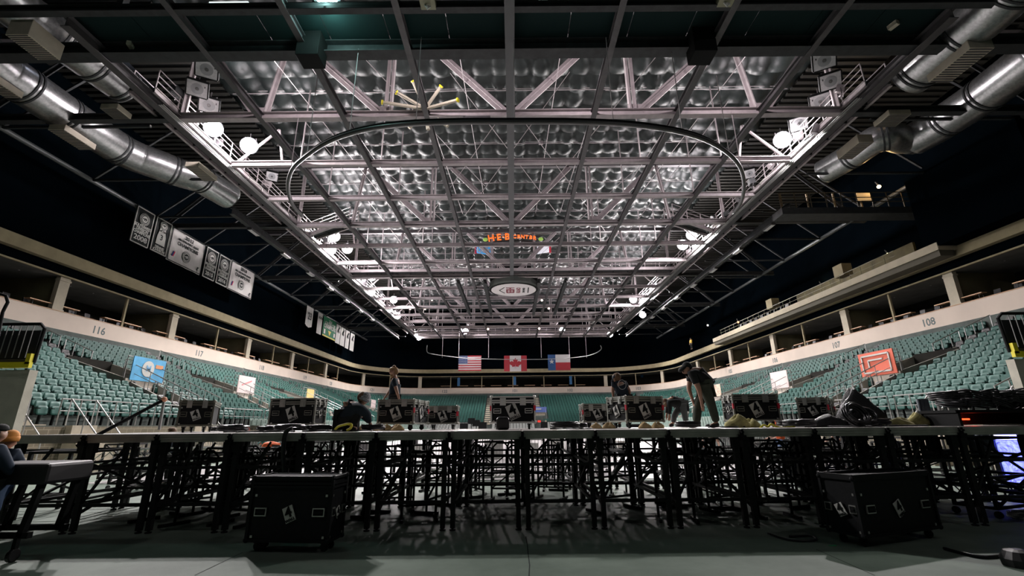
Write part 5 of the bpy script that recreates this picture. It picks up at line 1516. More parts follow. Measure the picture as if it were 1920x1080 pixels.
CS.append(road_case(1372, 1353, 1455, 739, 10.2, 3, DECK, 'black road case with pale left end, right of the big bending person', .84))
CS.append(road_case(1548, 1493, 1590, 744, 10.0, 52, DECK, 'road case with bright left face at the right side of the stage', .84))
CS.append(road_case(626, 478, 651, 893, 6.75, 84, 0, 'large black road case on the floor in front of the stage, left', .86, m_edge=m_case, red=False, logo=.2))
CS.append(road_case(1597, 1535, 1747, 895, 6.75, 20, 0, 'large black road case on the floor in front of the stage, right', .99, m_edge=m_case, red=False, logo=.2))
for c_ in CS: print('CASE', c_[0].name, [round(float(x), 2) for x in c_[1:]], [round(x, 2) for x in c_[0].location])
# little black bag before the middle case
e = MB(); e.lathe([(.15, 0), (.18, .04), (.18, .2), (.14, .25)], n=4, M=Matrix.Rotation(PI / 4, 3, 'Z')); 
p = atY(943, 806, 9.4); o = e.build('equipment_bag', m_rubber, loc=(p.x, 9.4, DECK), bevel=.03); tag(o, 'small black bag on the stage in front of the middle case', 'bag')

# ------------------------------------------------------------------ people
def skinmesh(name, nodes, edges, mat_, parent, sub=2, root=0):
    me = bpy.data.meshes.new(name); me.from_pydata([tuple(n[0]) for n in nodes], edges, []); me.materials.append(mat_)
    o = bpy.data.objects.new(name, me); C.objects.link(o); o.parent = parent
    sk = o.modifiers.new('skin', 'SKIN'); sk.use_smooth_shade = True
    for i, n in enumerate(nodes):
        r = n[1]; rr = r if isinstance(r, tuple) else (r, r)
        me.skin_vertices[0].data[i].radius = rr
    me.skin_vertices[0].data[root].use_root = True
    s = o.modifiers.new('subsurf', 'SUBSURF'); s.levels = sub; s.render_levels = sub
    return o
def person(J, label, shirt, trousers, hair=None, hat=None, beard=False, bulk=1.0, sleeves='short', bun=False, face=(0, 1, 0), hood=False, headr=.100, legs=True, shoes=m_rubber, longhair=False):
    """J: joint name -> world position"""
    base = Vector(((J['anL'].x + J['anR'].x) / 2, (J['anL'].y + J['anR'].y) / 2, min(J['anL'].z, J['anR'].z) - .08)) if legs else Vector((J['hip'].x, J['hip'].y, J['hip'].z))
    e = empty('person', base); tag(e, label, 'person')
    L = {k: v - base for k, v in J.items()}
    f = Vector(face).normalized()
    upv = (L['head'] - L['neck']).normalized()
    side = f.cross(upv).normalized()
    nodes = []; edges = []; idx = {}
    def add(k, p, r, par=None):
        idx[k] = len(nodes); nodes.append((p, r))
        if par is not None: edges.append((idx[par], idx[k]))
    b = bulk
    add('hip', L['hip'], .13 * b); add('waist', L['hip'].lerp(L['chest'], .45), .12 * b, 'hip'); add('chest', L['chest'], .14 * b, 'waist')
    add('neckb', L['chest'].lerp(L['neck'], .7), .07, 'chest'); add('neck', L['neck'], .052, 'neckb')
    hd = L['head']
    add('jaw', hd - upv * .06 + f * .025, .078, 'neck'); add('skull', hd + upv * .02, headr * 1.08, 'jaw'); add('crown', hd + upv * .085, headr * .66, 'skull')
    add('nose', hd + f * (headr + .02) - upv * .015, .014, 'skull')
    for s in (-1, 1): add('ear%d' % s, hd + side * s * (headr * .98) - upv * .01, .018, 'skull')
    for s, S_ in ((-1, 'L'), (1, 'R')):
        add('sh' + S_, L['sh' + S_], .062 * b, 'neckb'); add('el' + S_, L['el' + S_], .042 * b, 'sh' + S_); add('wr' + S_, L['wr' + S_], .026, 'el' + S_)
        d = (L['wr' + S_] - L['el' + S_]).normalized()
        pm = L['wr' + S_] + d * .06; add('palm' + S_, pm, (.036, .02), 'wr' + S_)
        sd = d.cross(f); sd = sd.normalized() if sd.length > .1 else side
        for k in range(4):
            o_ = sd * ((k - 1.5) * .021)
            add('f%s%d' % (S_, k), pm + d * .05 + o_, .0095, 'palm' + S_); add('g%s%d' % (S_, k), pm + d * (.085 - .006 * abs(k - 1.3)) + o_ + f * .012, .008, 'f%s%d' % (S_, k))
        add('th' + S_, pm - sd * .04 + f * .01, .010, 'palm' + S_); add('tj' + S_, pm - sd * .055 + d * .035 + f * .015, .009, 'th' + S_)
        if legs:
            add('hp' + S_, L['hp' + S_], .085 * b, 'hip'); add('kn' + S_, L['kn' + S_], .058 * b, 'hp' + S_); add('ca' + S_, L['kn' + S_].lerp(L['an' + S_], .35), .055 * b, 'kn' + S_); add('an' + S_, L['an' + S_], .038, 'ca' + S_)
            add('to' + S_, L['to' + S_], .035, 'an' + S_)
    skinmesh('body', nodes, edges, m_skin, e, 1)
    # shirt
    n2 = [(L['hip'] + (L['chest'] - L['hip']) * .05, .155 * b), (L['hip'].lerp(L['chest'], .5), .150 * b), (L['chest'], .175 * b), (L['chest'].lerp(L['neck'], .6), .085 * b)]
    e2 = [(0, 1), (1, 2), (2, 3)]
    for S_ in 'LR':
        i = len(n2); n2.append((L['sh' + S_], .078 * b)); e2.append((2, i))
        if sleeves == 'long':
            n2.append((L['el' + S_], .056 * b)); e2.append((i, i + 1)); n2.append((L['el' + S_].lerp(L['wr' + S_], .92), .040)); e2.append((i + 1, i + 2))
        else:
            n2.append((L['sh' + S_].lerp(L['el' + S_], .7), .060 * b)); e2.append((i, i + 1))
    skinmesh('shirt' if sleeves == 'short' else 'jacket', n2, e2, shirt, e, 2, 1)
    if legs:
        n3 = [(L['hip'], .15 * b)]; e3 = []
        for S_ in 'LR':
            i = len(n3); n3 += [(L['hp' + S_], .105 * b), (L['kn' + S_], .078 * b), (L['kn' + S_].lerp(L['an' + S_], .45), .072 * b), (L['an' + S_] + (L['kn' + S_] - L['an' + S_]) * .05, .062 * b)]
            e3 += [(0, i), (i, i + 1), (i + 1, i + 2), (i + 2, i + 3)]
        skinmesh('trousers', n3, e3, trousers, e, 2)
        for S_ in 'LR':
            q = [(L['an' + S_] - Vector((0, 0, .03)) - (L['to' + S_] - L['an' + S_]) * .25, .05), (L['an' + S_].lerp(L['to' + S_], .5) - Vector((0, 0, .02)), .05), (L['to' + S_], (.045, .035))]
            skinmesh('shoe', q, [(0, 1), (1, 2)], shoes, e, 1)
    # hair / hat
    Rm = Matrix((side, f, upv)).transposed()
    def cap(mb, r, z0, z1, fwd_=0):
        prof = []
        for k in range(7):
            a = (PI / 2) * k / 6; prof.append((max(r * math.cos(a), .002), z0 + (z1 - z0) * math.sin(a)))
        mb.lathe(prof, hd, 16, Rm)
    if hair:
        q = MB(); cap(q, headr * 1.03, .045, headr * 1.32)
        q.ball(tuple(hd - f * .045 + upv * .015), (headr * .98, headr * .98, headr * 1.08), 12, 8)
        if bun: c_ = hd + upv * .14 - f * .05; q.ball(tuple(c_), (.045, .045, .045), 10, 8)
        if longhair:
            for k in range(5): q.tube([hd - f * .06 + side * .03 * (k - 2), hd - f * .09 + side * .035 * (k - 2) - upv * .2], [.04, .02], 6)
        q.build('hair', hair, e, smooth=True)
    if beard:
        q = MB(); c_ = hd + f * .055 - upv * .10; q.ball(tuple(c_), (.055, .06, .085), 10, 8); q.build('beard', hair, e, smooth=True)
    if hat:
        kind, mh = hat
        q = MB()
        if kind == 'beanie': cap(q, headr * 1.14, .01, headr * 1.5); q.lathe([(headr * 1.18, -.02), (headr * 1.2, .02), (headr * 1.14, .05)], hd, 16, Rm)
        elif kind == 'cap':
            cap(q, headr * 1.12, .02, headr * 1.3)
            br = [hd + f * headr * .8 + side * headr * .8 + upv * .03, hd + f * headr * 2.0 + side * headr * .5 + upv * .015, hd + f * headr * 2.0 - side * headr * .5 + upv * .015, hd + f * headr * .8 - side * headr * .8 + upv * .03]
            q.quad(*br); q.quad(*[p_ - upv * .012 for p_ in reversed(br)])
            for a in range(4): q.quad(br[a], br[a] - upv * .012, br[(a + 1) % 4] - upv * .012, br[(a + 1) % 4])
        q.build('hat', mh, e, smooth=(kind == 'beanie'))
    if hood:
        q = MB(); q.ball(tuple(hd - f * .02), (headr * 1.28, headr * 1.28, headr * 1.4), 14, 10); q.build('hood', shirt, e, smooth=True)
    # eyes
    if not hood:
        q = MB()
        for s in (-1, 1): q.ball(tuple(hd + f * (headr * .93) + side * s * .034 + upv * .012), .011, 8, 6)
        q.build('eyes', m_black, e)
        MB().box(tuple(hd + f * (headr * .80) - upv * .052), (.04, .04, .01)).build('mouth', mat('lips', (.3, .1, .08), .6), e)
    return e
def J_(Y, **k):
    out = {}
    for n_, t in k.items():
        out[n_] = atY(t[0], t[1], Y + (t[2] if len(t) > 2 else 0))
    return out
def zfix(J, base):
    for s in 'LR':
        J['an' + s].z = base + .09; J['to' + s].z = base + .04
    return J
# standing man with bun and beard
J = J_(12.3, head=(738, 697), neck=(741, 708), chest=(741, 719), hip=(740, 746), shL=(738, 713, -.17), shR=(744, 713, .17), elL=(744, 733, -.26), wrL=(749, 751, -.2), elR=(732, 731, .22), wrR=(720, 748, .1),
       hpL=(740, 749, -.1), hpR=(740, 749, .1), knL=(740, 775, -.1), knR=(739, 775, .12), anL=(741, 800, -.12), anR=(741, 800, .12), toL=(731, 802, -.14), toR=(731, 802, .14))
person(zfix(J, DECK), 'bearded person with a blond bun in a navy T-shirt standing behind a case', m_navy, m_darkcloth, hair=m_hair, beard=True, bun=True, face=(-1, -.25, -.03), bulk=1.05)
# crouching person
J = J_(9.2, head=(682, 748), neck=(675, 757), chest=(663, 768), hip=(644, 789), shL=(672, 766, -.18), shR=(660, 762, .2), elL=(690, 777, -.22), wrL=(694, 795, -.15), elR=(684, 780, .2), wrR=(694, 794, .15),
       hpL=(646, 790, -.12), hpR=(650, 788, .12), knL=(676, 772, -.15), knR=(672, 772, .2), anL=(656, 800, -.15), anR=(652, 800, .18), toL=(670, 803, -.15), toR=(668, 803, .18))
person(zfix(J, DECK), 'person in a dark hooded jacket and striped knit cap crouching on the stage', m_navy, m_darkcloth, hat=('beanie', mat('striped_knit', (.30, .30, .32), .8, 0, .9, 60)), sleeves='long', face=(.85, .35, -.5), bulk=1.5, hair=mat('brown_hair', (.15, .08, .04), .7))
# lumpy yellow strap and low back skin handled by clothing
# capped person behind case
J = J_(12.0, head=(1156, 709), neck=(1159, 717), chest=(1163, 724), hip=(1169, 748), shL=(1150, 720, 0), shR=(1172, 719, 0), elL=(1149, 732, .05), wrL=(1150, 745, .1), elR=(1180, 733, 0), wrR=(1181, 747, .1),
       hpL=(1162, 750), hpR=(1176, 750), knL=(1162, 776), knR=(1177, 776), anL=(1162, 800), anR=(1177, 800), toL=(1161, 800, .15), toR=(1178, 800, .15))
e = person(zfix(J, DECK), 'person in a cap and black T-shirt with a pale back print leaning behind a case', m_navy, m_darkcloth, hat=('cap', m_navy), hair=mat('brown_hair', (.15, .08, .04), .7), face=(-.4, .8, -.3), bulk=1.1)
p = J['chest'] - e.location; q = MB(); q.tube([(p.x + .0 + .1 * math.cos(t * PI / 8), p.y - .215, p.z + .02 + .12 * math.sin(t * PI / 8)) for t in range(16)], .005, 5, closed=True); q.bar((p.x - .06, p.y - .215, p.z), (p.x + .07, p.y - .215, p.z + .05), .008, .012); q.build('back_print', mat('print_white', (.6, .6, .58), .7), e)
# big bending person
J = J_(9.2, head=(1287, 692), neck=(1297, 694), chest=(1306, 700), hip=(1326, 722), shL=(1298, 701, -.17), shR=(1297, 697, .2), elL=(1311, 731, -.2), wrL=(1316, 757, -.12), elR=(1291, 728, .22), wrR=(1300, 754, .15),
       hpL=(1322, 728, -.12), hpR=(1322, 726, .14), knL=(1334, 760, -.12), knR=(1308, 762, .12), anL=(1344, 795, -.1), anR=(1306, 795, .1), toL=(1332, 798, -.2), toR=(1291, 798, .05))
person(zfix(J, DECK), 'tall person in dark clothes bending forward with arms hanging at the stage edge', m_darkcloth, m_olive, face=(-.75, -.1, -.75), bulk=1.2, headr=.105, hood=False, hair=m_darkcloth)
# deep bending person with cap
J = J_(12.0, head=(1247, 757), neck=(1252, 754), chest=(1260, 752), hip=(1280, 757), shL=(1255, 756, -.16), shR=(1255, 754, .16), elL=(1256, 767, -.15), wrL=(1255, 778, -.1), elR=(1251, 766, .15), wrR=(1250, 777, .1),
       hpL=(1280, 760, -.1), hpR=(1278, 759, .1), knL=(1284, 778, -.1), knR=(1264, 779, .12), anL=(1287, 797, -.1), anR=(1262, 797, .1), toL=(1279, 799, -.12), toR=(1254, 799, .1))
person(zfix(J, DECK), 'person in a pale cap bending low beside the black case', m_darkcloth, mat('grey_trousers', (.10, .11, .11), .8), hat=('cap', mat('pale_cap', (.5, .42, .3), .8)), hair=mat('brown_hair', (.15, .08, .04), .7), face=(-.6, -.1, -.8), sleeves='long')
def stand_at(u, Yp, base, face_deg, h=1.75, lean=0.0, arms='down'):
    p = atY(u, 797, Yp); x = p.x; a = math.radians(face_deg); f = Vector((math.cos(a), math.sin(a), 0)); s = Vector((-f.y, f.x, 0)) * -1
    k = h / 1.75; B = Vector((x, Yp, base)); U = Vector((0, 0, 1))
    c_, sn = math.cos(lean), math.sin(lean); T = U * c_ + f * sn
    hip = B + U * .95 * k; ch = hip + T * .38 * k; nk = hip + T * .54 * k; hd = nk + (T * .9 + f * .1).normalized() * .14 * k
    J = dict(head=hd, neck=nk, chest=ch, hip=hip)
    for sg, S_ in ((-1, 'L'), (1, 'R')):
        sh = hip + T * .47 * k + s * sg * .19 * k; dn = (-U)
        el = sh + dn * .28 * k + f * (.05 if arms == 'down' else .15) + s * sg * .04; wr = el + dn * (.24 if arms == 'down' else .08) * k + f * (.06 if arms == 'down' else .22)
        J.update({'sh' + S_: sh, 'el' + S_: el, 'wr' + S_: wr, 'hp' + S_: hip + s * sg * .09 - U * .04, 'kn' + S_: B + s * sg * .10 + U * .5 * k + f * .03, 'an' + S_: B + s * sg * .11 + U * .09, 'to' + S_: B + s * sg * .12 + f * .15 + U * .04})
    return J, f
J, f = stand_at(468, 21, 0, 200, 1.62, .1, 'fwd'); person(J, 'person in a red beanie on the floor beyond the left of the stage', m_white, m_darkcloth, hat=('beanie', m_red), face=f)
J, f = stand_at(325, 14.5, 0, 160, 1.62, .0, 'down'); person(J, 'person in dark clothes standing on the floor under the leftmost road case', m_navy, m_darkcloth, hair=mat('brown_hair', (.15, .08, .04), .7), face=f)
J, f = stand_at(528, 17.5, 0, 175, 1.7, 1.35, 'down'); person(J, 'person in an orange shirt bending down behind the left part of the stage', m_orange, m_darkcloth, hair=mat('teal_cap', (.05, .22, .2), .7), face=(f.x, f.y, -.5))
J, f = stand_at(1460, 19, 0, 120, 1.68, .05, 'fwd'); person(J, 'person with orange hat, orange shirt and jeans beyond the right of the stage', m_orange, m_denim, hat=('beanie', m_orange), face=f)
J, f = stand_at(1328, 15, 0, 250, 1.60, .25, 'fwd'); person(J, 'person in a black T-shirt with white lettering seen under the stage edge', m_darkcloth, m_darkcloth, hair=m_darkcloth, face=f)
J, f = stand_at(1574, 17, 0, 190, 1.62, .15, 'fwd'); person(J, 'person in dark clothes with bare forearms behind the right part of the stage', m_darkcloth, m_darkcloth, hair=m_darkcloth, face=f)
J, f = stand_at(14, 6.9, 0, 100, 1.58, .12, 'fwd'); person(J, 'person in a navy jacket and orange beanie at the left border', mat('blue_navy', (.012, .026, .05), .85), m_denim, hat=('beanie', mat('orange_beanie', (.75, .30, .06), .8)), sleeves='long', face=f, bulk=1.15)
J, f = stand_at(-16, 6.2, 0, 80, 1.68, .1, 'fwd'); person(J, 'person in dark blue cut by the left border', mat('blue_navy', (.012, .026, .05), .85), m_darkcloth, hair=m_darkcloth, sleeves='long', face=f, bulk=1.2)
# yellow-jacketed figure on the far right balcony
p = atX(1315, 640, 28.0)
J, f = stand_at(1315, p.y, p.z - 1.2, 200, 1.7, 0, 'down'); 
person(J, 'distant person in a yellow jacket at the far end of the press balcony', mat('yellow_jacket', (.65, .40, .03), .7), m_darkcloth, hair=m_darkcloth, sleeves='long', face=f)

# ------------------------------------------------------------------ things on the stage: bags, cables, straps
def lump(u, Yp, L, W_, H, rz, m, name, label, cat, seed=0, base=DECK):
    r_ = random.Random(seed); p = atY(u, 800, Yp); mb = MB(); n, k = 16, 8
    mb.v = []; i0 = 0
    ph = [r_.uniform(0, 6) for _ in range(6)]
    for j in range(k + 1):
        a = (PI / 2) * j / k
        for i in range(n):
            t = 2 * PI * i / n
            w_ = 1 + .18 * math.sin(3 * t + ph[0]) + .10 * math.sin(5 * t + ph[1] + j)
            mb.v.append((L / 2 * math.cos(t) * math.cos(a) * w_, W_ / 2 * math.sin(t) * math.cos(a) * w_, H * math.sin(a) * (1 + .25 * math.sin(2 * t + ph[2])) if j < k else H * (1 + .1 * math.sin(ph[3]))))
    for j in range(k):
        for i in range(n): mb.f.append((j * n + i, j * n + (i + 1) % n, (j + 1) * n + (i + 1) % n, (j + 1) * n + i)); mb.mi.append(0)
    mb.f.append(tuple(reversed(range(n)))); mb.mi.append(0); mb.f.append(tuple(k * n + i for i in range(n))); mb.mi.append(0)
    o = mb.build(name, m, loc=(p.x, Yp, base), rz=rz, smooth=True); tag(o, label, cat); return o
SB = [(658, 9.9), (680, 10.0), (702, 9.9), (722, 10.1), (745, 9.95), (1118, 10.0), (1142, 10.1), (1208, 9.7), (1232, 9.8)]
for i, (u, y) in enumerate(SB): lump(u, y, .26, .2, .11, rnd.uniform(-.3, .3), m_canvas, 'sandbag', 'small tan canvas bag on the stage, %s from the left' % ordn(i + 1), 'sandbag', i)
m_olv = mat('olive_canvas', (.40, .36, .15), .9, 0, .4, 6, .3, 30)
for i, (u, y, L, h) in enumerate(((1385, 9.4, .5, .22), (1410, 9.6, .4, .15), (1690, 9.0, .7, .14), (1722, 9.2, .5, .22))): lump(u, y, L, .3, h, .2, m_olv, 'canvas_heap', 'crumpled olive yellow canvas on the stage, %s from the left' % ordn(i + 1), 'canvas', i + 20)
m_ystrap = mat('yellow_strap', (.65, .60, .05), .6)
def strap(pts, r, m, name, label, cat):
    o3 = Vector(pts[0]); o = MB().tube([Vector(p) - o3 for p in smooth_pts([Vector(p) for p in pts])], r, 6).build(name, m, loc=o3, smooth=True); tag(o, label, cat); return o
strap([atY(u, v, 8.6) for (u, v) in ((628, 806), (634, 800), (643, 797), (652, 795), (659, 796), (657, 803), (650, 807))], .022, m_ystrap, 'strap', 'yellow lifting strap looped beside the crouching person', 'strap')
strap([atY(u, v, 9.0) for (u, v) in ((1425, 803), (1432, 797), (1440, 800), (1446, 795), (1456, 800), (1470, 802), (1490, 800))], .02, m_ystrap, 'strap', 'yellow strap lying below the pale-ended case', 'strap')
strap([atY(u, v, 9.0) for (u, v) in ((1793, 782), (1798, 790), (1795, 800), (1808, 820), (1813, 838))], .018, m_ystrap, 'strap', 'yellow strap hanging at the right end of the stage', 'strap')
def coil(u, Yp, R, turns, label, base=DECK, tilt=0.0, rz=0, m=m_cable):
    p = atY(u, 800, Yp); r_ = random.Random(int(u)); P = []
    for k in range(turns * 14):
        a = 2 * PI * k / 14; rr = R * (1 + .08 * math.sin(a * .37 + u)); z = .03 + .016 * (k / 14) + r_.uniform(0, .015)
        P.append(Vector((rr * math.cos(a), rr * math.sin(a) * .8, z)))
    o = MB().tube(P, .016, 5).build('cable_coil', m, loc=(p.x, Yp, base + (R * .8 * math.sin(tilt))), smooth=True); o.rotation_euler = (tilt, 0, rz); tag(o, label, 'cable coil', 'black cable coils'); return o
CL = [(500, 8.9), (520, 9.2), (545, 8.8), (570, 9.1), (600, 8.9), (438, 9.0), (415, 9.3), (700, 9.1), (1060, 9.2), (1085, 9.4), (1290, 8.7), (1500, 8.8), (1525, 9.1), (1480, 9.3), (1640, 8.9), (1665, 9.2), (1620, 8.7)]
for i, (u, y) in enumerate(CL): coil(u, y, .16 + .05 * (i % 3), 4 + i % 3, 'coil of black cable lying flat on the stage, %s in order' % ordn(i + 1))
coil(1600, 8.6, .24, 9, 'big upright coil of black cable leaning by the right cases', tilt=1.15, rz=.3)
coil(1620, 8.9, .20, 8, 'second upright coil of black cable behind the big one', tilt=1.0, rz=-.4)
# dark heap of cable and drape on the right
lump(1612, 9.3, .9, .6, .62, 0, mat('cable_heap', (.012, .012, .013), .45, 0, .4, 30, .9, 60), 'cable_heap', 'tall dark heap of bundled cable on the right of the stage', 'cable heap', 33)
lump(1555, 9.1, .9, .5, .20, 0, mat('cable_heap', (.012, .012, .013), .45), 'cable_heap', 'low dark heap of cable in front of the bright-faced case', 'cable heap', 34)
# loose cables over the deck and hanging off its edge
for i in range(10):
    u0 = (420, 480, 560, 610, 1030, 1320, 1470, 1520, 1570, 1650)[i]; y = 8.5 + .12 * i % .9
    P = [Vector((atY(u0 + 14 * t, 805, y).x, y + .25 * math.sin(t * 1.7 + i), DECK + .02)) for t in range(7)]
    strap(P, .014, m_cable, 'loose_cable', 'loose black cable snaking over the stage top, %s from the left' % ordn(i + 1), 'cable')
strap([atY(u, v, 7.93) for (u, v) in ((533, 890), (531, 850), (533, 822), (538, 808), (548, 803))], .035, m_cable, 'hanging_cable', 'thick black cable bundle hanging off the stage edge by the floor case', 'cable')
strap([atY(u, v, 7.93) for (u, v) in ((590, 893), (600, 885), (640, 890), (660, 880))], .02, m_cable, 'hanging_cable', 'thin black cable lying across the left floor case', 'cable')
# low dark lighting bars and stands seen past the stage
def stand(u, Yp, h, label):
    p = atY(u, 800, Yp); e = empty('equipment_stand', (p.x, Yp, 0)); tag(e, label, 'stand', 'equipment stands')
    MB().bar((0, 0, .05), (0, 0, h), .05).build('pole', m_legs, e)
    q = MB()
    for a in range(3): q.bar((0, 0, .5), (.4 * math.cos(a * 2.1), .4 * math.sin(a * 2.1), .03), .03)
    q.build('tripod', m_legs, e)
    MB().box((0, 0, h), (.5, .35, .4)).build('head', m_legs, e)
for i, (u, y, h) in enumerate(((870, 30, 1.55), (893, 31, 1.75), (905, 29, 1.6), (884, 33, 1.9), (1020, 34, 1.6), (600, 26, 1.4), (1100, 28, 1.5), (1190, 24, 1.4), (1405, 24, 1.5))): stand(u, y, h, 'dark equipment stand on the pale floor, %s listed from centre left' % ordn(i + 1))
# folding chairs in white covers? pale equipment rows
def pallet(x, y, w_, d_, h, m, label):
    o = MB(); o.box((0, 0, h * .5), (w_, d_, h)); o.box((0, 0, h + .02), (w_ + .04, d_ + .04, .04)); o = o.build('equipment_crate', m, loc=(x, y, 0), rz=rnd.uniform(-.3, .3)); tag(o, label, 'crate', 'crates on the pale floor')
for k in range(12): pallet(-11 + k * 2.0, 24 + (k * 7 % 5) * 2.2, .9, .6, .55 + .15 * (k % 3), rnd.choice([m_steel, m_case, m_alu]), 'low equipment crate on the pale floor, %s from the left' % ordn(k + 1))

# ------------------------------------------------------------------ right side: cart with cable pile, drapes, blue video panel
pc_ = atY(1768, 772, 8.7)
e = empty('cable_cart', (pc_.x, 8.5, DECK)); tag(e, 'dark low cart with a red glow at the right end of the stage', 'cart')
MB().box((1.0, .35, pc_.z - DECK), (2.0, .8, .05)).build('shelf', m_black, e); MB().box((1.0, .7, (pc_.z - DECK) * .5), (2.0, .04, pc_.z - DECK - .04)).build('back_panel', m_case, e)
for x in (.05, 1.95): MB().box((x, .35, (pc_.z - DECK) * .5), (.05, .8, pc_.z - DECK)).build('end_panel', m_black, e)
MB().box((.75, .6, .12), (.14, .04, .03)).build('red_light', mat('red_light', (1, .05, .02), .5, emit=(1, .04, .01), estr=5), e)
ld = bpy.data.lights.new('red_lamp', 'POINT'); ld.energy = .8; ld.color = (1, .05, .02); ld.shadow_soft_size = .05; lo = bpy.data.objects.new('red_lamp', ld); C.objects.link(lo); lo.parent = e; lo.location = (.75, .45, .15)
for i in range(14):
    r_ = random.Random(i + 50); x = pc_.x + .15 + (i % 7) * .27; z = pc_.z + .05 + (i // 7) * .14; P = []
    for k in range(50):
        a = 2 * PI * k / 12; P.append(Vector(((.15 + .02 * math.sin(k)) * math.cos(a) * 1.2, .22 * math.sin(a), .02 + .003 * k + r_.uniform(0, .02))))
    o = MB().tube(P, .017, 5).build('cable_coil', m_cable, loc=(x, 8.75 + r_.uniform(-.1, .1), z), smooth=True); o.rotation_euler = (r_.uniform(-.2, .5), r_.uniform(-.2, .2), r_.uniform(0, 3)); tag(o, 'glossy black cable coil on the right cart, %s in the %s layer' % (ordn(i % 7 + 1), 'lower' if i < 7 else 'upper'), 'cable coil', 'cable coils on the cart')
def drape(u0, u1, vt, vb, Yd, label, m):
    a = atY(u0, vt, Yd); b = atY(u1, vb, Yd); W_ = b.x - a.x; H = a.z - b.z; mb = MB(); n, k = 30, 6
    for j in range(k + 1):
        for i in range(n + 1): mb.v.append((W_ * i / n + .05 * math.sin(i * 1.1 + j * .3), .07 * math.sin(i * 1.35) , -H * j / k))
    for j in range(k):
        for i in range(n): q_ = j * (n + 1) + i; mb.f.append((q_, q_ + 1, q_ + n + 2, q_ + n + 1)); mb.mi.append(0)
    o = mb.build('stage_drape', m, loc=a, smooth=True); s_ = o.modifiers.new('solid', 'SOLIDIFY'); s_.thickness = .015; tag(o, label, 'drape'); return o
m_dr = mat('charcoal_drape', (.035, .045, .055), .75)
drape(1718, 1768, 748, 862, 10.6, 'charcoal drape hanging in folds at the right end of the stage', m_dr)
drape(1820, 1872, 815, 858, 10.9, 'grey drape beside the blue video panel', m_dr)
e = MB().tube([atY(1755, 746, 10.3), atY(1792, 868, 10.3)], .03, 8).build('pole', m_rail); tag(e, 'silver pole leaning beside the charcoal drape', 'pole')
a_ = atY(1866, 816, 10.9); 
e = empty('video_panel', (a_.x, 10.9, 0)); tag(e, 'glowing blue and white video panel under the right end of the stage', 'video panel')
MB().box((.9, .1, .85), (1.9, .12, 1.35)).build('casing', m_black, e)
def blue_mat():
    m = bpy.data.materials.new('video_blue'); m.use_nodes = True; nt = m.node_tree; b = nt.nodes['Principled BSDF']; b.inputs['Base Color'].default_value = (0, 0, 0, 1)
    tc = nt.nodes.new('ShaderNodeTexCoord'); n = nt.nodes.new('ShaderNodeTexNoise'); n.inputs['Scale'].default_value = 5; n.inputs['Distortion'].default_value = 2.5; n.inputs['Detail'].default_value = 4
    nt.links.new(tc.outputs['Object'], n.inputs[0]); r = nt.nodes.new('ShaderNodeValToRGB'); r.color_ramp.elements[0].position = .35; r.color_ramp.elements[0].color = (.01, .01, .45, 1); r.color_ramp.elements[1].position = .7; r.color_ramp.elements[1].color = (.35, .45, 1, 1)
    nt.links.new(n.outputs[0], r.inputs[0]); nt.links.new(r.outputs[0], b.inputs['Emission Color']); b.inputs['Emission Strength'].default_value = 1.3
    return m
MB().box((.9, .03, .70), (1.8, .04, .95)).build('screen', blue_mat(), e); MB().box((.9, .03, 1.30), (1.8, .04, .22)).build('screen_top', mat('video_white', (.8, .8, .8), .5, emit=(.9, .88, .95), estr=.9), e)
ld = bpy.data.lights.new('video_glow', 'AREA'); ld.energy = 260; ld.color = (.08, .08, 1); ld.shape = 'RECTANGLE'; ld.size = 1.8; ld.size_y = 1.0; lo = bpy.data.objects.new('video_glow', ld); C.objects.link(lo); lo.parent = e; lo.location = (.9, -.02, .75); lo.rotation_euler = (PI / 2, 0, 0)
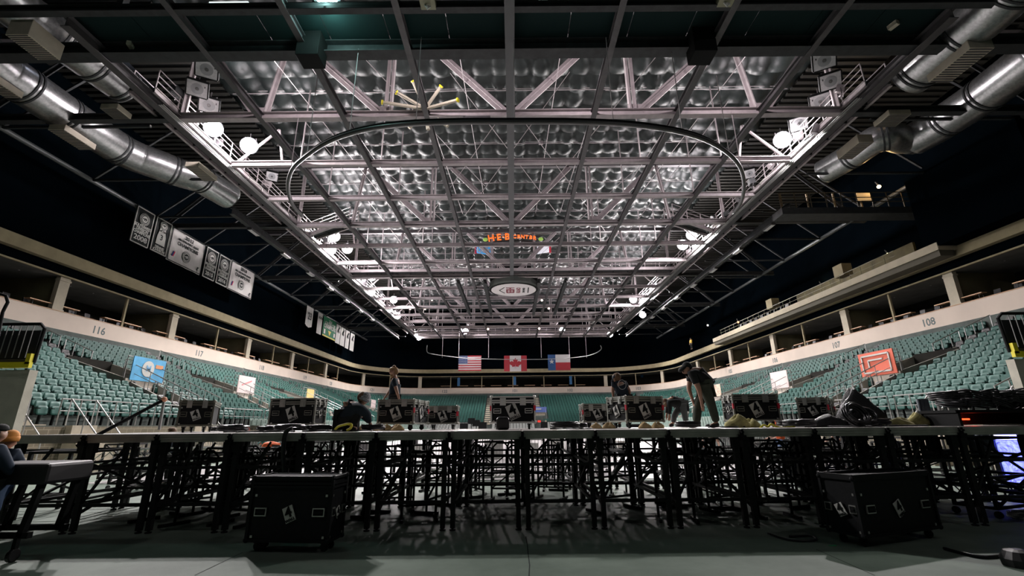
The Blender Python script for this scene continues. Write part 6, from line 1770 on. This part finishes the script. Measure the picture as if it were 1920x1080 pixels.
# wheeled frame in front of the blue panel
scaffold(8.3, 8.6, .35, 1.3, 1.3, 'black wheeled frame lit blue at the right end of the stage')
scaffold(9.7, 8.2, -.3, 1.2, 1.25, 'second black wheeled frame at the right border')
lattice((7.4, 8.9, .35), (10.6, 9.3, .12), .22, 'thin dark truss glinting blue under the right end of the stage', m_dsteel)
coil(1890, 8.4, .35, 6, 'coil of pale cable on the floor in the blue light', base=0, m=m_alu)
# left border: padded cart
p = atY(100, 867, 6.4)
e = empty('equipment_cart', (p.x, 6.4, 0)); tag(e, 'dark padded flat cart at the left border on casters', 'cart')
MB().box((-1.0, .3, p.z - .14), (2.0, .7, .26)).build('padded_top', m_rubber, e, bevel=.04)
q = MB()
for x in (-.12, -.85): q.bar((x, .05, p.z - .25), (x - .10, .05, .3), .07); q.bar((x, .55, p.z - .25), (x - .1, .55, .3), .07)
q.bar((-.1, .05, .32), (-1.9, .05, .32), .07); q.bar((-.1, .55, .32), (-1.9, .55, .32), .07); q.build('frame', m_black, e)
for x in (-.3, -1.6): MB().lathe([(.07, -.03), (.08, -.02), (.08, .02), (.07, .03)], (x, .1, .08), 14, Matrix.Rotation(PI / 2, 3, 'Y')).build('caster', m_rubber, e); MB().bar((x, .1, .1), (x, .1, .32), .05).build('caster_stem', m_black, e)
# floor bits
strap([atZ(u, v, .02) for (u, v) in ((1770, 1028), (1800, 1036), (1840, 1044), (1880, 1042), (1925, 1035))], .02, m_cable, 'loose_cable', 'black cable on the floor at the lower right', 'cable')
strap([atZ(u, v, .02) for (u, v) in ((1440, 1000), (1470, 1010), (1500, 1014), (1530, 1012), (1520, 1005), (1480, 1006))], .015, m_cable, 'loose_cable', 'black cable loop on the floor left of the right floor case', 'cable')
p = atZ(1915, 1062, 0); o = MB().lathe([(.16, 0), (.17, .08), (.12, .16), (.05, .18)], n=14).build('floor_box', m_rubber, loc=p); tag(o, 'black rounded object on the floor at the lower right border', 'floor box')
p = atZ(1561, 1023, .004); o = MB().box((0, 0, 0), (.10, .02, .004), rz=-.1).build('tape_mark', mat('green_tape', (.02, .6, .2), .5)); o.location = p; tag(o, 'short bright green tape mark on the floor', 'tape')
print('OBJS', len(bpy.data.objects))
